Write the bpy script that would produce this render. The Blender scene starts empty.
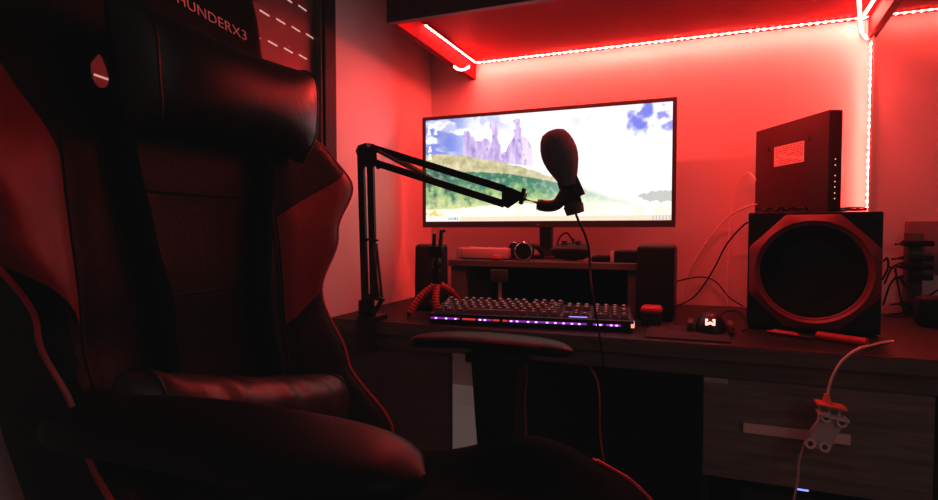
import bpy, bmesh, math, random
from mathutils import Vector, Matrix, noise
random.seed(7)
PI = math.pi
C = bpy.context.scene.collection
# ------------------------------------------------------------------ camera geometry
F, YAW, CAMZ = 560.0, math.radians(21.5), 0.956
PITCH = math.atan(20/560.0)
CAM = Vector((0, 0, CAMZ))
RGT = Vector((math.cos(YAW), math.sin(YAW), 0))
FW0 = Vector((-math.sin(YAW), math.cos(YAW), 0))
FWD = FW0*math.cos(PITCH) + Vector((0, 0, -math.sin(PITCH)))
UPV = RGT.cross(FWD)
def ray(u, v): return FWD + RGT*((u-469)/F) + UPV*((250-v)/F)
def atY(u, v, y):
    d = ray(u, v); return CAM + d*(y/d.y)
def atX(u, v, x):
    d = ray(u, v); return CAM + d*(x/d.x)
def atZ(u, v, z):
    d = ray(u, v); return CAM + d*((z-CAMZ)/d.z)
# ------------------------------------------------------------------ materials
def lin(c): return tuple((x/255/12.92 if x/255 <= .04045 else ((x/255+.055)/1.055)**2.4) for x in c)
def mat(name, col, rough=.5, metal=0, emit=None, es=0, bump=0, bscale=60, var=0, vscale=8, stretch=None, coat=0, spec=.5, sheen=0):
    m = bpy.data.materials.new(name); m.use_nodes = True
    nt = m.node_tree; b = nt.nodes['Principled BSDF']
    b.inputs['Base Color'].default_value = (*col, 1); b.inputs['Roughness'].default_value = rough
    b.inputs['Metallic'].default_value = metal; b.inputs['Coat Weight'].default_value = coat
    b.inputs['Specular IOR Level'].default_value = spec
    if emit: b.inputs['Emission Color'].default_value = (*emit, 1); b.inputs['Emission Strength'].default_value = es
    if var or bump:
        tc = nt.nodes.new('ShaderNodeTexCoord'); mp = nt.nodes.new('ShaderNodeMapping')
        nt.links.new(tc.outputs['Object'], mp.inputs['Vector'])
        if stretch: mp.inputs['Scale'].default_value = stretch
    if var:
        n = nt.nodes.new('ShaderNodeTexNoise'); n.inputs['Scale'].default_value = vscale; n.inputs['Detail'].default_value = 6
        r = nt.nodes.new('ShaderNodeValToRGB')
        r.color_ramp.elements[0].position = .3; r.color_ramp.elements[1].position = .7
        r.color_ramp.elements[0].color = (*[c*(1-var) for c in col], 1)
        r.color_ramp.elements[1].color = (*[min(1, c*(1+var)) for c in col], 1)
        nt.links.new(mp.outputs[0], n.inputs['Vector']); nt.links.new(n.outputs['Fac'], r.inputs['Fac'])
        nt.links.new(r.outputs['Color'], b.inputs['Base Color'])
    if bump:
        n = nt.nodes.new('ShaderNodeTexNoise'); n.inputs['Scale'].default_value = bscale; n.inputs['Detail'].default_value = 3
        bp = nt.nodes.new('ShaderNodeBump'); bp.inputs['Strength'].default_value = bump; bp.inputs['Distance'].default_value = .002
        nt.links.new(mp.outputs[0], n.inputs['Vector']); nt.links.new(n.outputs['Fac'], bp.inputs['Height'])
        nt.links.new(bp.outputs['Normal'], b.inputs['Normal'])
    return m
M = {}
M['wall'] = mat('wall_paint', (.72, .68, .69), .7, bump=.15, bscale=90, var=.03, vscale=3)
M['ceil'] = mat('ceiling_paint', (.6, .58, .56), .8, var=.03)
M['floor'] = mat('floor_laminate', (.10, .07, .055), .5, var=.35, vscale=5, stretch=(1, 8, 1))
M['wood'] = mat('dark_wood', (.014, .008, .007), .5, spec=.12, var=.45, vscale=9, stretch=(1, 9, 9), bump=.15, bscale=30)
M['drawerwood'] = mat('drawer_wood', (.17, .155, .135), .6, spec=.2, var=.35, vscale=9, stretch=(1, 12, 12), bump=.1)
M['edgewood'] = mat('edge_wood', (.10, .088, .076), .6, var=.3, vscale=9, stretch=(1, 12, 12), spec=.2)
M['riserwood'] = mat('riser_wood', (.11, .10, .085), .5, var=.3, vscale=9, stretch=(1, 9, 9), spec=.3)
M['seatmat'] = mat('seat_leather', (.0014, .001, .001), .7, spec=.02, bump=.2, bscale=140)
M['padmat'] = mat('armrest_pad', (.0014, .001, .001), .4, spec=.08)
M['lumbar'] = mat('lumbar_leather', (.028, .013, .014), .42, spec=.3, bump=.2, bscale=120)
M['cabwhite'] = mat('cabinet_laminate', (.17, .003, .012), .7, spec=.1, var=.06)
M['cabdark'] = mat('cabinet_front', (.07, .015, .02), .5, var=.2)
M['black'] = mat('black_plastic', (.005, .004, .005), .4, spec=.25, bump=.08, bscale=200)
M['matte'] = mat('matte_black', (.004, .0035, .004), .6, spec=.15, bump=.1, bscale=150)
M['metalblk'] = mat('black_metal', (.006, .005, .006), .4, .2, spec=.3)
M['leather'] = mat('black_leather', (.003, .0015, .002), .5, spec=.06, bump=.25, bscale=140, var=.2, vscale=30)
M['leathersoft'] = mat('pillow_leather', (.004, .002, .0025), .42, spec=.3, bump=.2, bscale=120)
M['redleather'] = mat('red_leather', (.14, .0004, .003), .45, spec=.2, bump=.2, bscale=140)
M['redpipe'] = mat('red_piping', (.45, .01, .02), .4)
M['logo'] = mat('logo_thread_glow', (.75, .32, .30), .5, emit=(.6, .11, .11), es=.22)  # thread glows faintly, in place of light falling on the lettering
M['foam'] = mat('foam', (.10, .13, .16), .95, bump=.9, bscale=400)
M['darkgrey'] = mat('dark_grey_plastic', (.03, .026, .028), .5)
M['bezel'] = mat('bezel_plastic', (.045, .03, .032), .35)
M['white'] = mat('white_plastic', (.75, .70, .68), .4)
M['whitecable'] = mat('white_cable', (.75, .7, .68), .4)
M['blackcable'] = mat('black_cable', (.006, .004, .004), .6, spec=.15)
M['redcable'] = mat('red_cable', (.5, .02, .03), .4)
M['grey'] = mat('grey_metal', (.45, .43, .43), .45, .1)
M['handle'] = mat('brushed_handle', (.85, .78, .74), .5, 0, var=.1, vscale=20)
M['redplastic'] = mat('red_rubber', (.40, .010, .018), .5)
M['orange'] = mat('orange_plastic', (.75, .16, .10), .45)
M['subface'] = mat('subwoofer_baffle', (.17, .004, .02), .42)
M['cone'] = mat('woofer_cloth', (.004, .003, .003), .9, spec=.1, bump=.3, bscale=300)
M['sticker'] = mat('sticker_paper', (.8, .72, .70), .6)
M['ink'] = mat('sticker_ink', (.25, .05, .05), .6)
LC = (1, .060, .046)
M['led'] = mat('led_tape', (.8, .5, .5), .5, emit=(1, .16, .12), es=4)
for k_, e_ in (('diode', 1020), ('diodev', 560), ('diodes', 380), ('dioder', 420)): M[k_] = mat('led_'+k_, (1, .8, .7), .4, emit=LC, es=e_)
M['tape'] = mat('led_backing', (.3, .1, .1), .5)
M['panelred'] = mat('shutter_panel', (.28, .10, .11), .5, .1, var=.08)
M['slot'] = mat('slot_daylight', (.8, .7, .6), .5, emit=(.9, .55, .45), es=.55)
M['frame'] = mat('window_frame_metal', (.018, .016, .014), .6, var=.2, spec=.2)
M['framepale'] = mat('window_reveal', (.06, .05, .045), .6)
M['purple'] = mat('purple_light', (.3, .1, .6), .4, emit=(.30, .045, .62), es=.7)
M['purplehot'] = mat('purple_hot_light', (.8, .6, 1), .4, emit=(.75, .42, 1), es=2.2)
M['redlight'] = mat('red_light', (.7, .1, .1), .4, emit=(.7, .05, .04), es=.8)
M['cyanlight'] = mat('cyan_light', (.3, .8, .8), .4, emit=(.25, .75, .85), es=1.2)
M['bluelight'] = mat('blue_light', (.2, .3, 1), .4, emit=(.25, .30, 1), es=1.6)
M['amber'] = mat('amber_light', (1, .4, .3), .4, emit=(1, .35, .22), es=1.2)
M['logolight'] = mat('mouse_logo_light', (1, .6, .6), .4, emit=(1, .50, .42), es=1.8)
M['keycap'] = mat('keycap', (.05, .04, .042), .35, spec=.5)
M['keylegend'] = mat('keyboard_plate', (.02, .02, .02), .4, emit=(.10, .06, .16), es=.05)
M['glyph'] = mat('key_legend', (.6, .5, .6), .4, emit=(.55, .42, .5), es=.4)
M['palecase_glow'] = mat('pale_case_glow', (.85, .78, .75), .5, emit=(.55, .46, .43), es=.11)  # slight emission stands in for light falling on the case
M['pale'] = mat('pale_plastic', (.62, .5, .5), .5)
M['chrome'] = mat('chrome', (.8, .78, .78), .15, 1)
M['felt'] = mat('felt_pad', (.012, .010, .010), .9, bump=.2)
# ------------------------------------------------------------------ mesh helpers
def B(): return bmesh.new()
def place(bm, verts, mtx):
    bmesh.ops.transform(bm, matrix=mtx, verts=verts)
def box(bm, lo, hi, bev=0, seg=2, rot=None, pivot=None):
    lo, hi = Vector(lo), Vector(hi)
    r = bmesh.ops.create_cube(bm, size=1)
    vs = r['verts']; c = (lo+hi)/2; s = hi-lo
    for v in vs: v.co = Vector((v.co.x*s.x, v.co.y*s.y, v.co.z*s.z)) + c
    if bev:
        es = list({e for v in vs for e in v.link_edges})
        r2 = bmesh.ops.bevel(bm, geom=es, offset=bev, segments=seg, profile=.5, affect='EDGES')
        vs = list({v for f in r2['faces'] for v in f.verts} | {v for v in vs if v.is_valid})
    if rot:
        p = Vector(pivot) if pivot is not None else c
        place(bm, vs, Matrix.Translation(p) @ rot @ Matrix.Translation(-p))
    return bm
def frame_of(d):
    d = d.normalized(); up = Vector((0, 0, 1)) if abs(d.z) < .95 else Vector((0, 1, 0))
    a = d.cross(up).normalized(); b = a.cross(d).normalized(); return a, b
def tube(bm, pts, rad, n=8, cap=True, flat=1.0):
    pts = [Vector(p) for p in pts]; rings = []
    a = b = None
    for i, p in enumerate(pts):
        d = (pts[min(i+1, len(pts)-1)] - pts[max(i-1, 0)])
        if d.length < 1e-9: d = Vector((0, 0, 1))
        d.normalize()
        if a is None: a, b = frame_of(d)
        else:
            a = (a - d*a.dot(d)).normalized(); b = d.cross(a).normalized()
        r = rad[i] if isinstance(rad, (list, tuple)) else rad
        rings.append([bm.verts.new(p + a*math.cos(2*PI*k/n)*r + b*math.sin(2*PI*k/n)*r*flat) for k in range(n)])
    for i in range(len(rings)-1):
        for k in range(n):
            bm.faces.new((rings[i][k], rings[i][(k+1) % n], rings[i+1][(k+1) % n], rings[i+1][k]))
    if cap: bm.faces.new(rings[0][::-1]); bm.faces.new(rings[-1])
    return bm
def smooth_pts(P, n=8):
    P = [Vector(p) for p in P]; out = []
    Q = [P[0]*2-P[1]] + P + [P[-1]*2-P[-2]]
    for i in range(1, len(Q)-2):
        for k in range(n):
            t = k/n
            out.append(.5*((2*Q[i]) + (-Q[i-1]+Q[i+1])*t + (2*Q[i-1]-5*Q[i]+4*Q[i+1]-Q[i+2])*t*t + (-Q[i-1]+3*Q[i]-3*Q[i+1]+Q[i+2])*t**3))
    out.append(P[-1]); return out
def bar(bm, p0, p1, w, h=None, bev=0):
    p0, p1 = Vector(p0), Vector(p1); h = h or w
    d = (p1-p0); L = d.length; d.normalize(); a, b = frame_of(d)
    m = Matrix((a, d, b)).transposed().to_4x4(); m.translation = (p0+p1)/2
    r = bmesh.ops.create_cube(bm, size=1)
    for v in r['verts']: v.co = Vector((v.co.x*w, v.co.y*L, v.co.z*h))
    vs = r['verts']
    if bev:
        r2 = bmesh.ops.bevel(bm, geom=list({e for v in vs for e in v.link_edges}), offset=bev, segments=2, profile=.5, affect='EDGES')
        vs = list({v for f in r2['faces'] for v in f.verts} | {v for v in vs if v.is_valid})
    place(bm, vs, m); return bm
def lathe(bm, prof, mtx=Matrix(), n=32, closed=True):
    rings = []
    for r, z in prof:
        rings.append([bm.verts.new(mtx @ Vector((r*math.cos(2*PI*k/n), r*math.sin(2*PI*k/n), z))) for k in range(n)] if r > 1e-6 else [bm.verts.new(mtx @ Vector((0, 0, z)))])
    for i in range(len(rings)-1):
        A, Bq = rings[i], rings[i+1]
        for k in range(n):
            k2 = (k+1) % n
            if len(A) == 1 and len(Bq) == 1: continue
            if len(A) == 1: bm.faces.new((A[0], Bq[k2], Bq[k]))
            elif len(Bq) == 1: bm.faces.new((A[k], A[k2], Bq[0]))
            else: bm.faces.new((A[k], A[k2], Bq[k2], Bq[k]))
    if closed:
        if len(rings[0]) > 1: bm.faces.new(rings[0][::-1])
        if len(rings[-1]) > 1: bm.faces.new(rings[-1])
    return bm
def prism(bm, poly, fn0, fn1):
    a = [bm.verts.new(fn0(p)) for p in poly]; b = [bm.verts.new(fn1(p)) for p in poly]
    bm.faces.new(a[::-1]); bm.faces.new(b)
    n = len(poly)
    for i in range(n): bm.faces.new((a[i], a[(i+1) % n], b[(i+1) % n], b[i]))
    return bm
def aim(z_axis, loc, x_hint=(1, 0, 0)):
    z = Vector(z_axis).normalized(); x = Vector(x_hint); x = (x - z*x.dot(z))
    if x.length < 1e-4: x = Vector((0, 1, 0)); x = x - z*x.dot(z)
    x.normalize(); y = z.cross(x); m = Matrix((x, y, z)).transposed().to_4x4(); m.translation = Vector(loc); return m
def obj(name, bm, m, parent=None, smooth=True, origin=None, sub=0):
    bmesh.ops.recalc_face_normals(bm, faces=bm.faces[:])
    base = Vector((0, 0, 0))
    if parent is not None: base = Vector(parent.get('_o', (0, 0, 0)))
    elif origin is not None: base = Vector(origin)
    else:
        xs = [v.co for v in bm.verts]
        base = Vector(((min(p.x for p in xs)+max(p.x for p in xs))/2, (min(p.y for p in xs)+max(p.y for p in xs))/2, min(p.z for p in xs)))
    for v in bm.verts: v.co -= base
    me = bpy.data.meshes.new(name); bm.to_mesh(me); bm.free()
    o = bpy.data.objects.new(name, me); C.objects.link(o)
    if isinstance(m, str): m = M[m]
    me.materials.append(m)
    if smooth:
        for p in me.polygons: p.use_smooth = True
        me.set_sharp_from_angle(angle=math.radians(38))
    if sub:
        s = o.modifiers.new('s', 'SUBSURF'); s.levels = sub; s.render_levels = sub
    if parent is not None: o.parent = parent
    else: o.location = base
    o['_o'] = tuple(base)
    return o
def thing(name, label, cat, loc, group=None):
    o = bpy.data.objects.new(name, None); C.objects.link(o); o.location = loc; o.empty_display_size = .02
    o['_o'] = tuple(loc); o['label'] = label; o['category'] = cat
    if group: o['group'] = group
    return o
def tag(o, label, cat, group=None):
    o['label'] = label; o['category'] = cat
    if group: o['group'] = group
    return o
def struct(name, bm, m, parent=None, smooth=False):
    o = obj(name, bm, m, parent, smooth)
    if parent is None: o['kind'] = 'structure'
    return o
def cable(name, pts, r, m, label, cat='cable', group=None, n=8):
    if 'rest' in globals() and name in rest: pts = [Vector((p[0], min(p[1], BY-.006), max(p[2], DZ+r+.001))) for p in map(Vector, pts)]
    return tag(obj(name, tube(B(), smooth_pts(pts, n), r, 6), m), label, cat, group)

# ------------------------------------------------------------------ dimensions
LX, BY, RX, FY, CZ = -.79, 1.67, 1.75, -1.5, 2.5
DZ = .75            # desk top
DF = 1.09           # desk front edge
# ------------------------------------------------------------------ room
struct('floor', box(B(), (LX-.15, FY-.15, -.05), (RX+.15, BY+.15, 0)), 'floor')
struct('ceiling', box(B(), (LX-.15, FY-.15, CZ), (RX+.15, BY+.15, CZ+.05)), 'ceil')
struct('wall_back', box(B(), (LX-.15, BY, 0), (RX+.15, BY+.1, CZ)), 'wall')
struct('wall_right', box(B(), (RX, FY, 0), (RX+.1, BY, CZ)), 'wall')
struct('wall_front', box(B(), (LX-.15, FY-.1, 0), (RX+.15, FY, CZ)), 'wall')
WY0, WY1, WZ0, WZ1 = .40, 1.125, .92, 2.15   # window opening in the left wall
bm = B()
box(bm, (LX-.1, WY1, 0), (LX, BY, CZ)); box(bm, (LX-.1, FY, 0), (LX, WY0, CZ))
box(bm, (LX-.1, WY0, 0), (LX, WY1, WZ0)); box(bm, (LX-.1, WY0, WZ1), (LX, WY1, CZ))
struct('wall_left', bm, 'wall')
struct('baseboard_back', box(B(), (LX, BY-.012, 0), (RX, BY, .08), .003), 'wall')
win = bpy.data.objects.new('window_1', None); C.objects.link(win); win.location = (LX, .7, WZ0); win['kind'] = 'structure'; win['_o'] = (LX, .7, WZ0)
bm = B()
for y0, y1 in ((WY1-.045, WY1+.0), (WY0, WY0+.05)):
    box(bm, (LX-.09, y0, WZ0), (LX+.012, y1, WZ1), .003)
box(bm, (LX-.09, WY0, WZ0), (LX+.012, WY1, WZ0+.05), .003); box(bm, (LX-.09, WY0, WZ1-.05), (LX+.012, WY1, WZ1), .003)
struct('window_frame', bm, 'frame', win)
struct('window_reveal', box(B(), (LX-.06, WY1-.052, WZ0+.05), (LX+.006, WY1-.045, WZ1-.05), .002), 'framepale', win)
struct('shutter_panel', box(B(), (LX-.05, WY0+.05, WZ0+.05), (LX-.015, WY1-.052, WZ1-.05)), 'panelred', win)
bm = B(); row = 0; z = 1.178
while z < WZ1-.1:
    y = 1.036 if row % 2 else 1.0615
    while y > WY0+.08:
        box(bm, (LX-.0152, y-.014, z), (LX-.0135, y+.013, z+.003), rot=Matrix.Rotation(math.radians(-5), 4, 'X')); y -= .0485
    z += .0535; row += 1
struct('light_slots', bm, 'slot', win)
# ------------------------------------------------------------------ overhead cabinet
UZ, RZ, CF, CLX = 1.477, 1.43, 1.14, -.652
DVb, DVf = .413, .376   # divider x at wall and front
cab = thing('wall_cabinet', 'long wall cabinet above the desk with a recessed underside lit red', 'cabinet', (0, BY, RZ))
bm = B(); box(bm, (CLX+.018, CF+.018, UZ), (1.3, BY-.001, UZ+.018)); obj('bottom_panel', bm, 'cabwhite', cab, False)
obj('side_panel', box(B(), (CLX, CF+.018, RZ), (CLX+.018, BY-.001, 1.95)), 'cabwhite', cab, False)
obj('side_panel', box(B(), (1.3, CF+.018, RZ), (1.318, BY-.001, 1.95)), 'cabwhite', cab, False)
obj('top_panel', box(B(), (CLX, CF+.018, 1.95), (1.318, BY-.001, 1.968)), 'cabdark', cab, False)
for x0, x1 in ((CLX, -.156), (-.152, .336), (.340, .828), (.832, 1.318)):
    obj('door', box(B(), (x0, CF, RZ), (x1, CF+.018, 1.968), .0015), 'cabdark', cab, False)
bm = B()
dvp = [(DVb-.0085, BY-.002), (DVb+.0085, BY-.002), (DVf+.0085, CF+.02), (DVf-.0085, CF+.02)]
prism(bm, dvp, lambda p: Vector((p[0], p[1], RZ)), lambda p: Vector((p[0], p[1], UZ)))
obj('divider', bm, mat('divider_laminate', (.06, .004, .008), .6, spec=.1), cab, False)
# ------------------------------------------------------------------ LED strips
diode_me = {}
def led_strip(label, pts, normal, w=.009, step=.0165, group='red light strips', m='diode'):
    """tape following pts, facing normal, with raised diodes as parts"""
    pts = [Vector(p) for p in pts]; nrm = Vector(normal).normalized()
    t = thing('led_strip', label, 'light strip', pts[0], group)
    bm = B(); bk = B()
    for a, b in zip(pts[:-1], pts[1:]):
        d = (b-a).normalized(); s = d.cross(nrm).normalized()*w/2
        q = [a+s, b+s, b-s, a-s]
        vs = [bm.verts.new(p+nrm*.0022) for p in q]; bm.faces.new(vs)
        v2 = [bk.verts.new(p+nrm*.0004) for p in q]; v3 = [bk.verts.new(p+nrm*.0018) for p in q]
        bk.faces.new(v2[::-1]); bk.faces.new(v3)
        for i in range(4): bk.faces.new((v2[i], v2[(i+1) % 4], v3[(i+1) % 4], v3[i]))
    obj('tape', bk, 'tape', t, False); obj('glow_layer', bm, 'led', t, False)
    k = 0
    for a, b in zip(pts[:-1], pts[1:]):
        L = (b-a).length; d = (b-a).normalized(); n = max(1, int(L/step))
        for i in range(n):
            p = a + d*((i+.5)*L/n) + nrm*.0034
            if m not in diode_me:
                z = B(); box(z, (-.0025, -.0025, -.0006), (.0025, .0025, .0006), .0003, 1)
                me = bpy.data.meshes.new('diode'); z.to_mesh(me); z.free(); me.materials.append(M[m]); diode_me[m] = me
            o = bpy.data.objects.new('diode', diode_me[m]); C.objects.link(o); o.parent = t
            o.location = p - pts[0]; o.rotation_euler = aim(nrm, (0, 0, 0), d).to_euler(); k += 1
    return t
SZ = UZ-.0005
led_strip('long glowing red light strip along the back edge of the cabinet underside', [(CLX+.03, BY-.028, SZ), (DVb-.014, BY-.028, SZ)], (0, -.1, -1))
a = atZ(425, 23, SZ); b = (CLX+.031, BY-.036, SZ)
led_strip('short glowing red light strip beside the left end panel of the cabinet', [(a.x, a.y, SZ-.002), (b[0], b[1], SZ-.002)], (-.15, 0, -1), m='diodes')
a = atZ(877, -3, SZ); b = atZ(863.5, 18, SZ)
led_strip('doubled glowing red strip running beside the cabinet divider', [(a.x-.004, a.y, SZ), (b.x-.004, b.y, SZ)], (0, 0, -1))
a = atZ(859, -4, SZ); b = atZ(860, 17, SZ)
led_strip('glowing red strip tail left of the divider strip, under the cabinet', [(a.x, a.y, SZ), (b.x, b.y, SZ)], (0, 0, -1))
led_strip('short glowing red strip bending down around the divider foot', [atY(860, 20, BY-.003), atY(861.5, 33, BY-.003), atY(868, 40, BY-.003)], (-.1, -1, 0), m='diodev')
zb = .985
ptop = atY(868.3, 41, BY-.018); ptop.x = atY(870.5, 120, BY-.018).x
led_strip('vertical glowing red strip running down the wall behind the subwoofer', [ptop, (ptop.x, BY-.018, zb)], (-1, -.12, 0), m='diodev')
struct('trim_1', box(B(), (ptop.x+.001, BY-.026, .80), (ptop.x+.004, BY-.001, RZ)), 'wall')
led_strip('glowing red strip under the cabinet right of the divider', [(DVb+.016, BY-.028, SZ), (1.28, BY-.028, SZ)], (0, -.1, -1), m='dioder')
led_strip('curled red strip tail on the left end panel', smooth_pts([atX(q[0], q[1], CLX+.0195) for q in ((453, 66), (457, 69), (463, 69.5), (469, 66))], 3), (1, 0, -.2), w=.007)
# ------------------------------------------------------------------ desk
desk = thing('desk', 'dark wooden desk running along the back wall', 'desk', (.25, 1.38, 0))
obj('desktop', box(B(), (LX+.002, DF, DZ-.028), (1.35, BY-.012, DZ), .003), 'wood', desk, False)
obj('edge_band', box(B(), (LX+.002, DF-.0012, DZ-.027), (1.35, DF, DZ-.003)), 'edgewood', desk, False)
obj('apron', box(B(), (LX+.002, DF+.014, DZ-.06), (1.33, DF+.03, DZ-.028)), 'edgewood', desk, False)
lgx = atY(449, 400, DF+.05).x
obj('side_panel', box(B(), (LX+.012, DF+.05, 0), (lgx, DF+.07, DZ-.028)), 'edgewood', desk, False)
obj('side_panel', box(B(), (1.30, DF+.02, 0), (1.325, BY-.03, DZ-.028)), 'wood', desk, False)
obj('back_panel', box(B(), (atY(476, 400, BY-.05).x, BY-.05, .05), (1.30, BY-.032, DZ-.028)), 'wood', desk, False)
# drawer unit
dx0 = atY(702, 400, DF+.02).x; dx1 = atY(921, 400, DF+.02).x; y0 = DF+.02
du = thing('drawer_unit', 'dark wood drawer unit under the right side of the desk', 'cabinet', ((dx0+dx1)/2, 1.35, 0))
zt = atY(702, 375, y0).z; zbm = atY(702, 471, y0).z
bm = B()
box(bm, (dx0, y0, 0), (dx0+.016, BY-.06, DZ-.062)); box(bm, (dx1, y0, 0), (dx1+.016, BY-.06, DZ-.062))
box(bm, (dx0+.016, y0+.02, zt+.002), (dx1, BY-.06, DZ-.062)); box(bm, (dx0+.016, y0+.02, zbm-.012), (dx1, BY-.06, zbm-.004))
box(bm, (dx0+.016, BY-.08, .02), (dx1, BY-.06, zbm-.012)); box(bm, (dx0+.016, y0+.01, .26), (dx1, BY-.08, .276)); box(bm, (dx0+.016, y0+.01, .0), (dx1, BY-.08, .05))
obj('carcass', bm, 'wood', du, False)
dr = obj('drawer', box(B(), (dx0+.002, y0-.016, zbm), (dx1+.014, y0+.003, zt), .0015), 'drawerwood', du, False)
a = atY(743, 428, y0-.017); b = atY(850, 444, y0-.017)
obj('handle', box(B(), (a.x, y0-.022, b.z-.001), (b.x, y0-.016, b.z+.016), .001), 'handle', dr, False)
a = atY(704, 377, y0-.017); b = atY(728, 384, y0-.017)
obj('label_plate', box(B(), (a.x, y0-.018, b.z), (b.x, y0-.016, a.z), .0005), 'grey', dr, False)
obj('drawer', box(B(), (dx0+.002, y0-.016, .055), (dx1+.014, y0+.003, .262), .0015), 'drawerwood', du, False)
# box with a blue light inside the open compartment
a = atY(803, 490, y0+.03)
cs = thing('set_top_box', 'black box with a small blue light in the open drawer unit bay', 'electronics', (a.x, y0+.12, .276))
obj('case', box(B(), (a.x-.10, y0+.032, .276), (a.x+.10, y0+.22, .476), .004), 'black', cs)
obj('power_light', box(B(), (a.x-.009, y0+.0305, a.z-.002), (a.x+.009, y0+.0325, a.z+.002)), 'bluelight', cs, False)
# pale box under the desk
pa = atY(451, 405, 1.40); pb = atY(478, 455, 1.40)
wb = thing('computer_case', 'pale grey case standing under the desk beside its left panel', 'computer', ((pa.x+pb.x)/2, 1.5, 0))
obj('case_body', box(B(), (pa.x-.12, 1.40, .012), (pb.x-.012, 1.60, pa.z), .004), 'palecase_glow', wb, False)
obj('foot', box(B(), (pa.x-.10, 1.42, 0), (pb.x-.03, 1.60, .012)), 'black', wb, False)
# ------------------------------------------------------------------ monitor riser
ry0, ry1 = 1.37, 1.60
rl = atY(448, 262, ry0); rr = atY(641, 268, ry0); rz = .877
riser = thing('monitor_riser', 'low dark wooden riser shelf under the monitor', 'shelf', ((rl.x+rr.x)/2, 1.48, DZ))
obj('top_board', box(B(), (rl.x, ry0, rz-.017), (rr.x, ry1, rz), .002), 'riserwood', riser, False)
l0 = atY(466, 280, ry0).x
obj('leg', box(B(), (l0-.045, ry0+.005, DZ), (l0-.003, ry1-.005, rz-.017)), 'riserwood', riser, False)
obj('leg', box(B(), (rr.x-.03, ry0+.005, DZ), (rr.x-.012, ry1-.005, rz-.017)), 'riserwood', riser, False)
obj('back_panel', box(B(), (atY(473, 280, 1.59).x, ry1-.012, DZ), (rr.x-.03, ry1-.003, rz-.017)), 'matte', riser, False)
# ------------------------------------------------------------------ monitor
MY = 1.45
tl, tr, bl, br = atY(421, 117, MY), atY(677, 97.5, MY), atY(424, 228, MY), atY(675.5, 226.5, MY)
mx0, mx1 = (tl.x+bl.x)/2, (tr.x+br.x)/2; mz1, mz0 = (tl.z+tr.z)/2, (bl.z+br.z)/2
mon = thing('monitor', 'wide black monitor showing a ruined castle on a green hill', 'monitor', ((mx0+mx1)/2, MY, rz))
obj('housing', box(B(), (mx0, MY+.004, mz0), (mx1, MY+.03, mz1), .004), 'bezel', mon)
bm = B(); bw = .0095; bb = .017
box(bm, (mx0, MY, mz1-bw), (mx1, MY+.006, mz1), .001); box(bm, (mx0, MY, mz0), (mx1, MY+.006, mz0+bb), .001)
box(bm, (mx0, MY, mz0+bb), (mx0+bw, MY+.006, mz1-bw)); box(bm, (mx1-bw, MY, mz0+bb), (mx1, MY+.006, mz1-bw))
obj('bezel', bm, 'bezel', mon, False)
sx0, sx1, sz0, sz1 = mx0+bw, mx1-bw, mz0+bb, mz1-bw
def uv(px, py):
    p = atY(px, py, MY+.003); return ((p.x-sx0)/(sx1-sx0), (p.z-sz0)/(sz1-sz0))
AS = (sx1-sx0)/(sz1-sz0)
castle = [[uv(*p) for p in poly] for poly in (
    [(463, 158), (463, 137), (464, 131), (469, 131), (471, 137), (473, 136), (475, 141), (481, 141), (484, 138), (488, 139), (490, 142), (498, 142), (501, 145), (501, 152), (506, 152), (508, 146), (513, 138), (514, 136), (522, 136), (527, 138), (529, 142), (532, 146), (533, 166), (501, 163)],
    [(492, 143), (492, 130), (490, 127), (490, 124), (497, 121), (498, 126), (497.5, 138), (499, 143)],
    [(514, 137), (514.5, 134), (512.5, 129.5), (516, 129), (515, 124), (512, 121), (517, 118), (519.5, 119), (520, 127), (522, 129), (521, 132), (522, 138)])]
hilltop = [uv(*p) for p in ((420, 156), (440, 154), (462, 155), (485, 159), (505, 163), (530, 169), (550, 176), (575, 184), (600, 192), (620, 199), (640, 205), (700, 206))]
hillbot = [uv(*p) for p in ((420, 210), (450, 209), (480, 206), (520, 204), (560, 204), (600, 203), (640, 205.5), (700, 206.5))]
midl = [uv(*p) for p in ((420, 168), (450, 172), (480, 172), (510, 174), (545, 180), (575, 187), (620, 201), (640, 205), (700, 206))]
def interp(tab, u):
    for (a, av), (b, bv) in zip(tab[:-1], tab[1:]):
        if a <= u <= b: return av + (bv-av)*(u-a)/(b-a)
    return tab[-1][1] if u > tab[-1][0] else tab[0][1]
def inside(poly, x, y):
    c = False; j = len(poly)-1
    for i in range(len(poly)):
        xi, yi = poly[i]; xj, yj = poly[j]
        if (yi > y) != (yj > y) and x < (xj-xi)*(y-yi)/(yj-yi)+xi: c = not c
        j = i
    return c
def mix(a, b, t): t = max(0, min(1, t)); return tuple(x+(y-x)*t for x, y in zip(a, b))
def nz(u, v, s, o=0): return noise.fractal(Vector((u*AS*s+o, v*s+o*1.7, o)), 1.0, 2.0, 4)
def sstep(a, b, x): t = max(0, min(1, (x-a)/(b-a))); return t*t*(3-2*t)
blobs = [(uv(*c), r, s) for c, r, s in (((639, 122), .075, 1), ((648, 110), .055, 1), ((662, 113), .045, .8), ((672, 124), .05, .8), ((578, 121), .05, .18), ((590, 116), .03, .15))]
icons = [uv(*p) for p in ((430, 126), (436, 125.5), (429, 132.5), (435.5, 132), (429.5, 141.5), (435.5, 141), (430, 149.5), (430, 157))]
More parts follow.
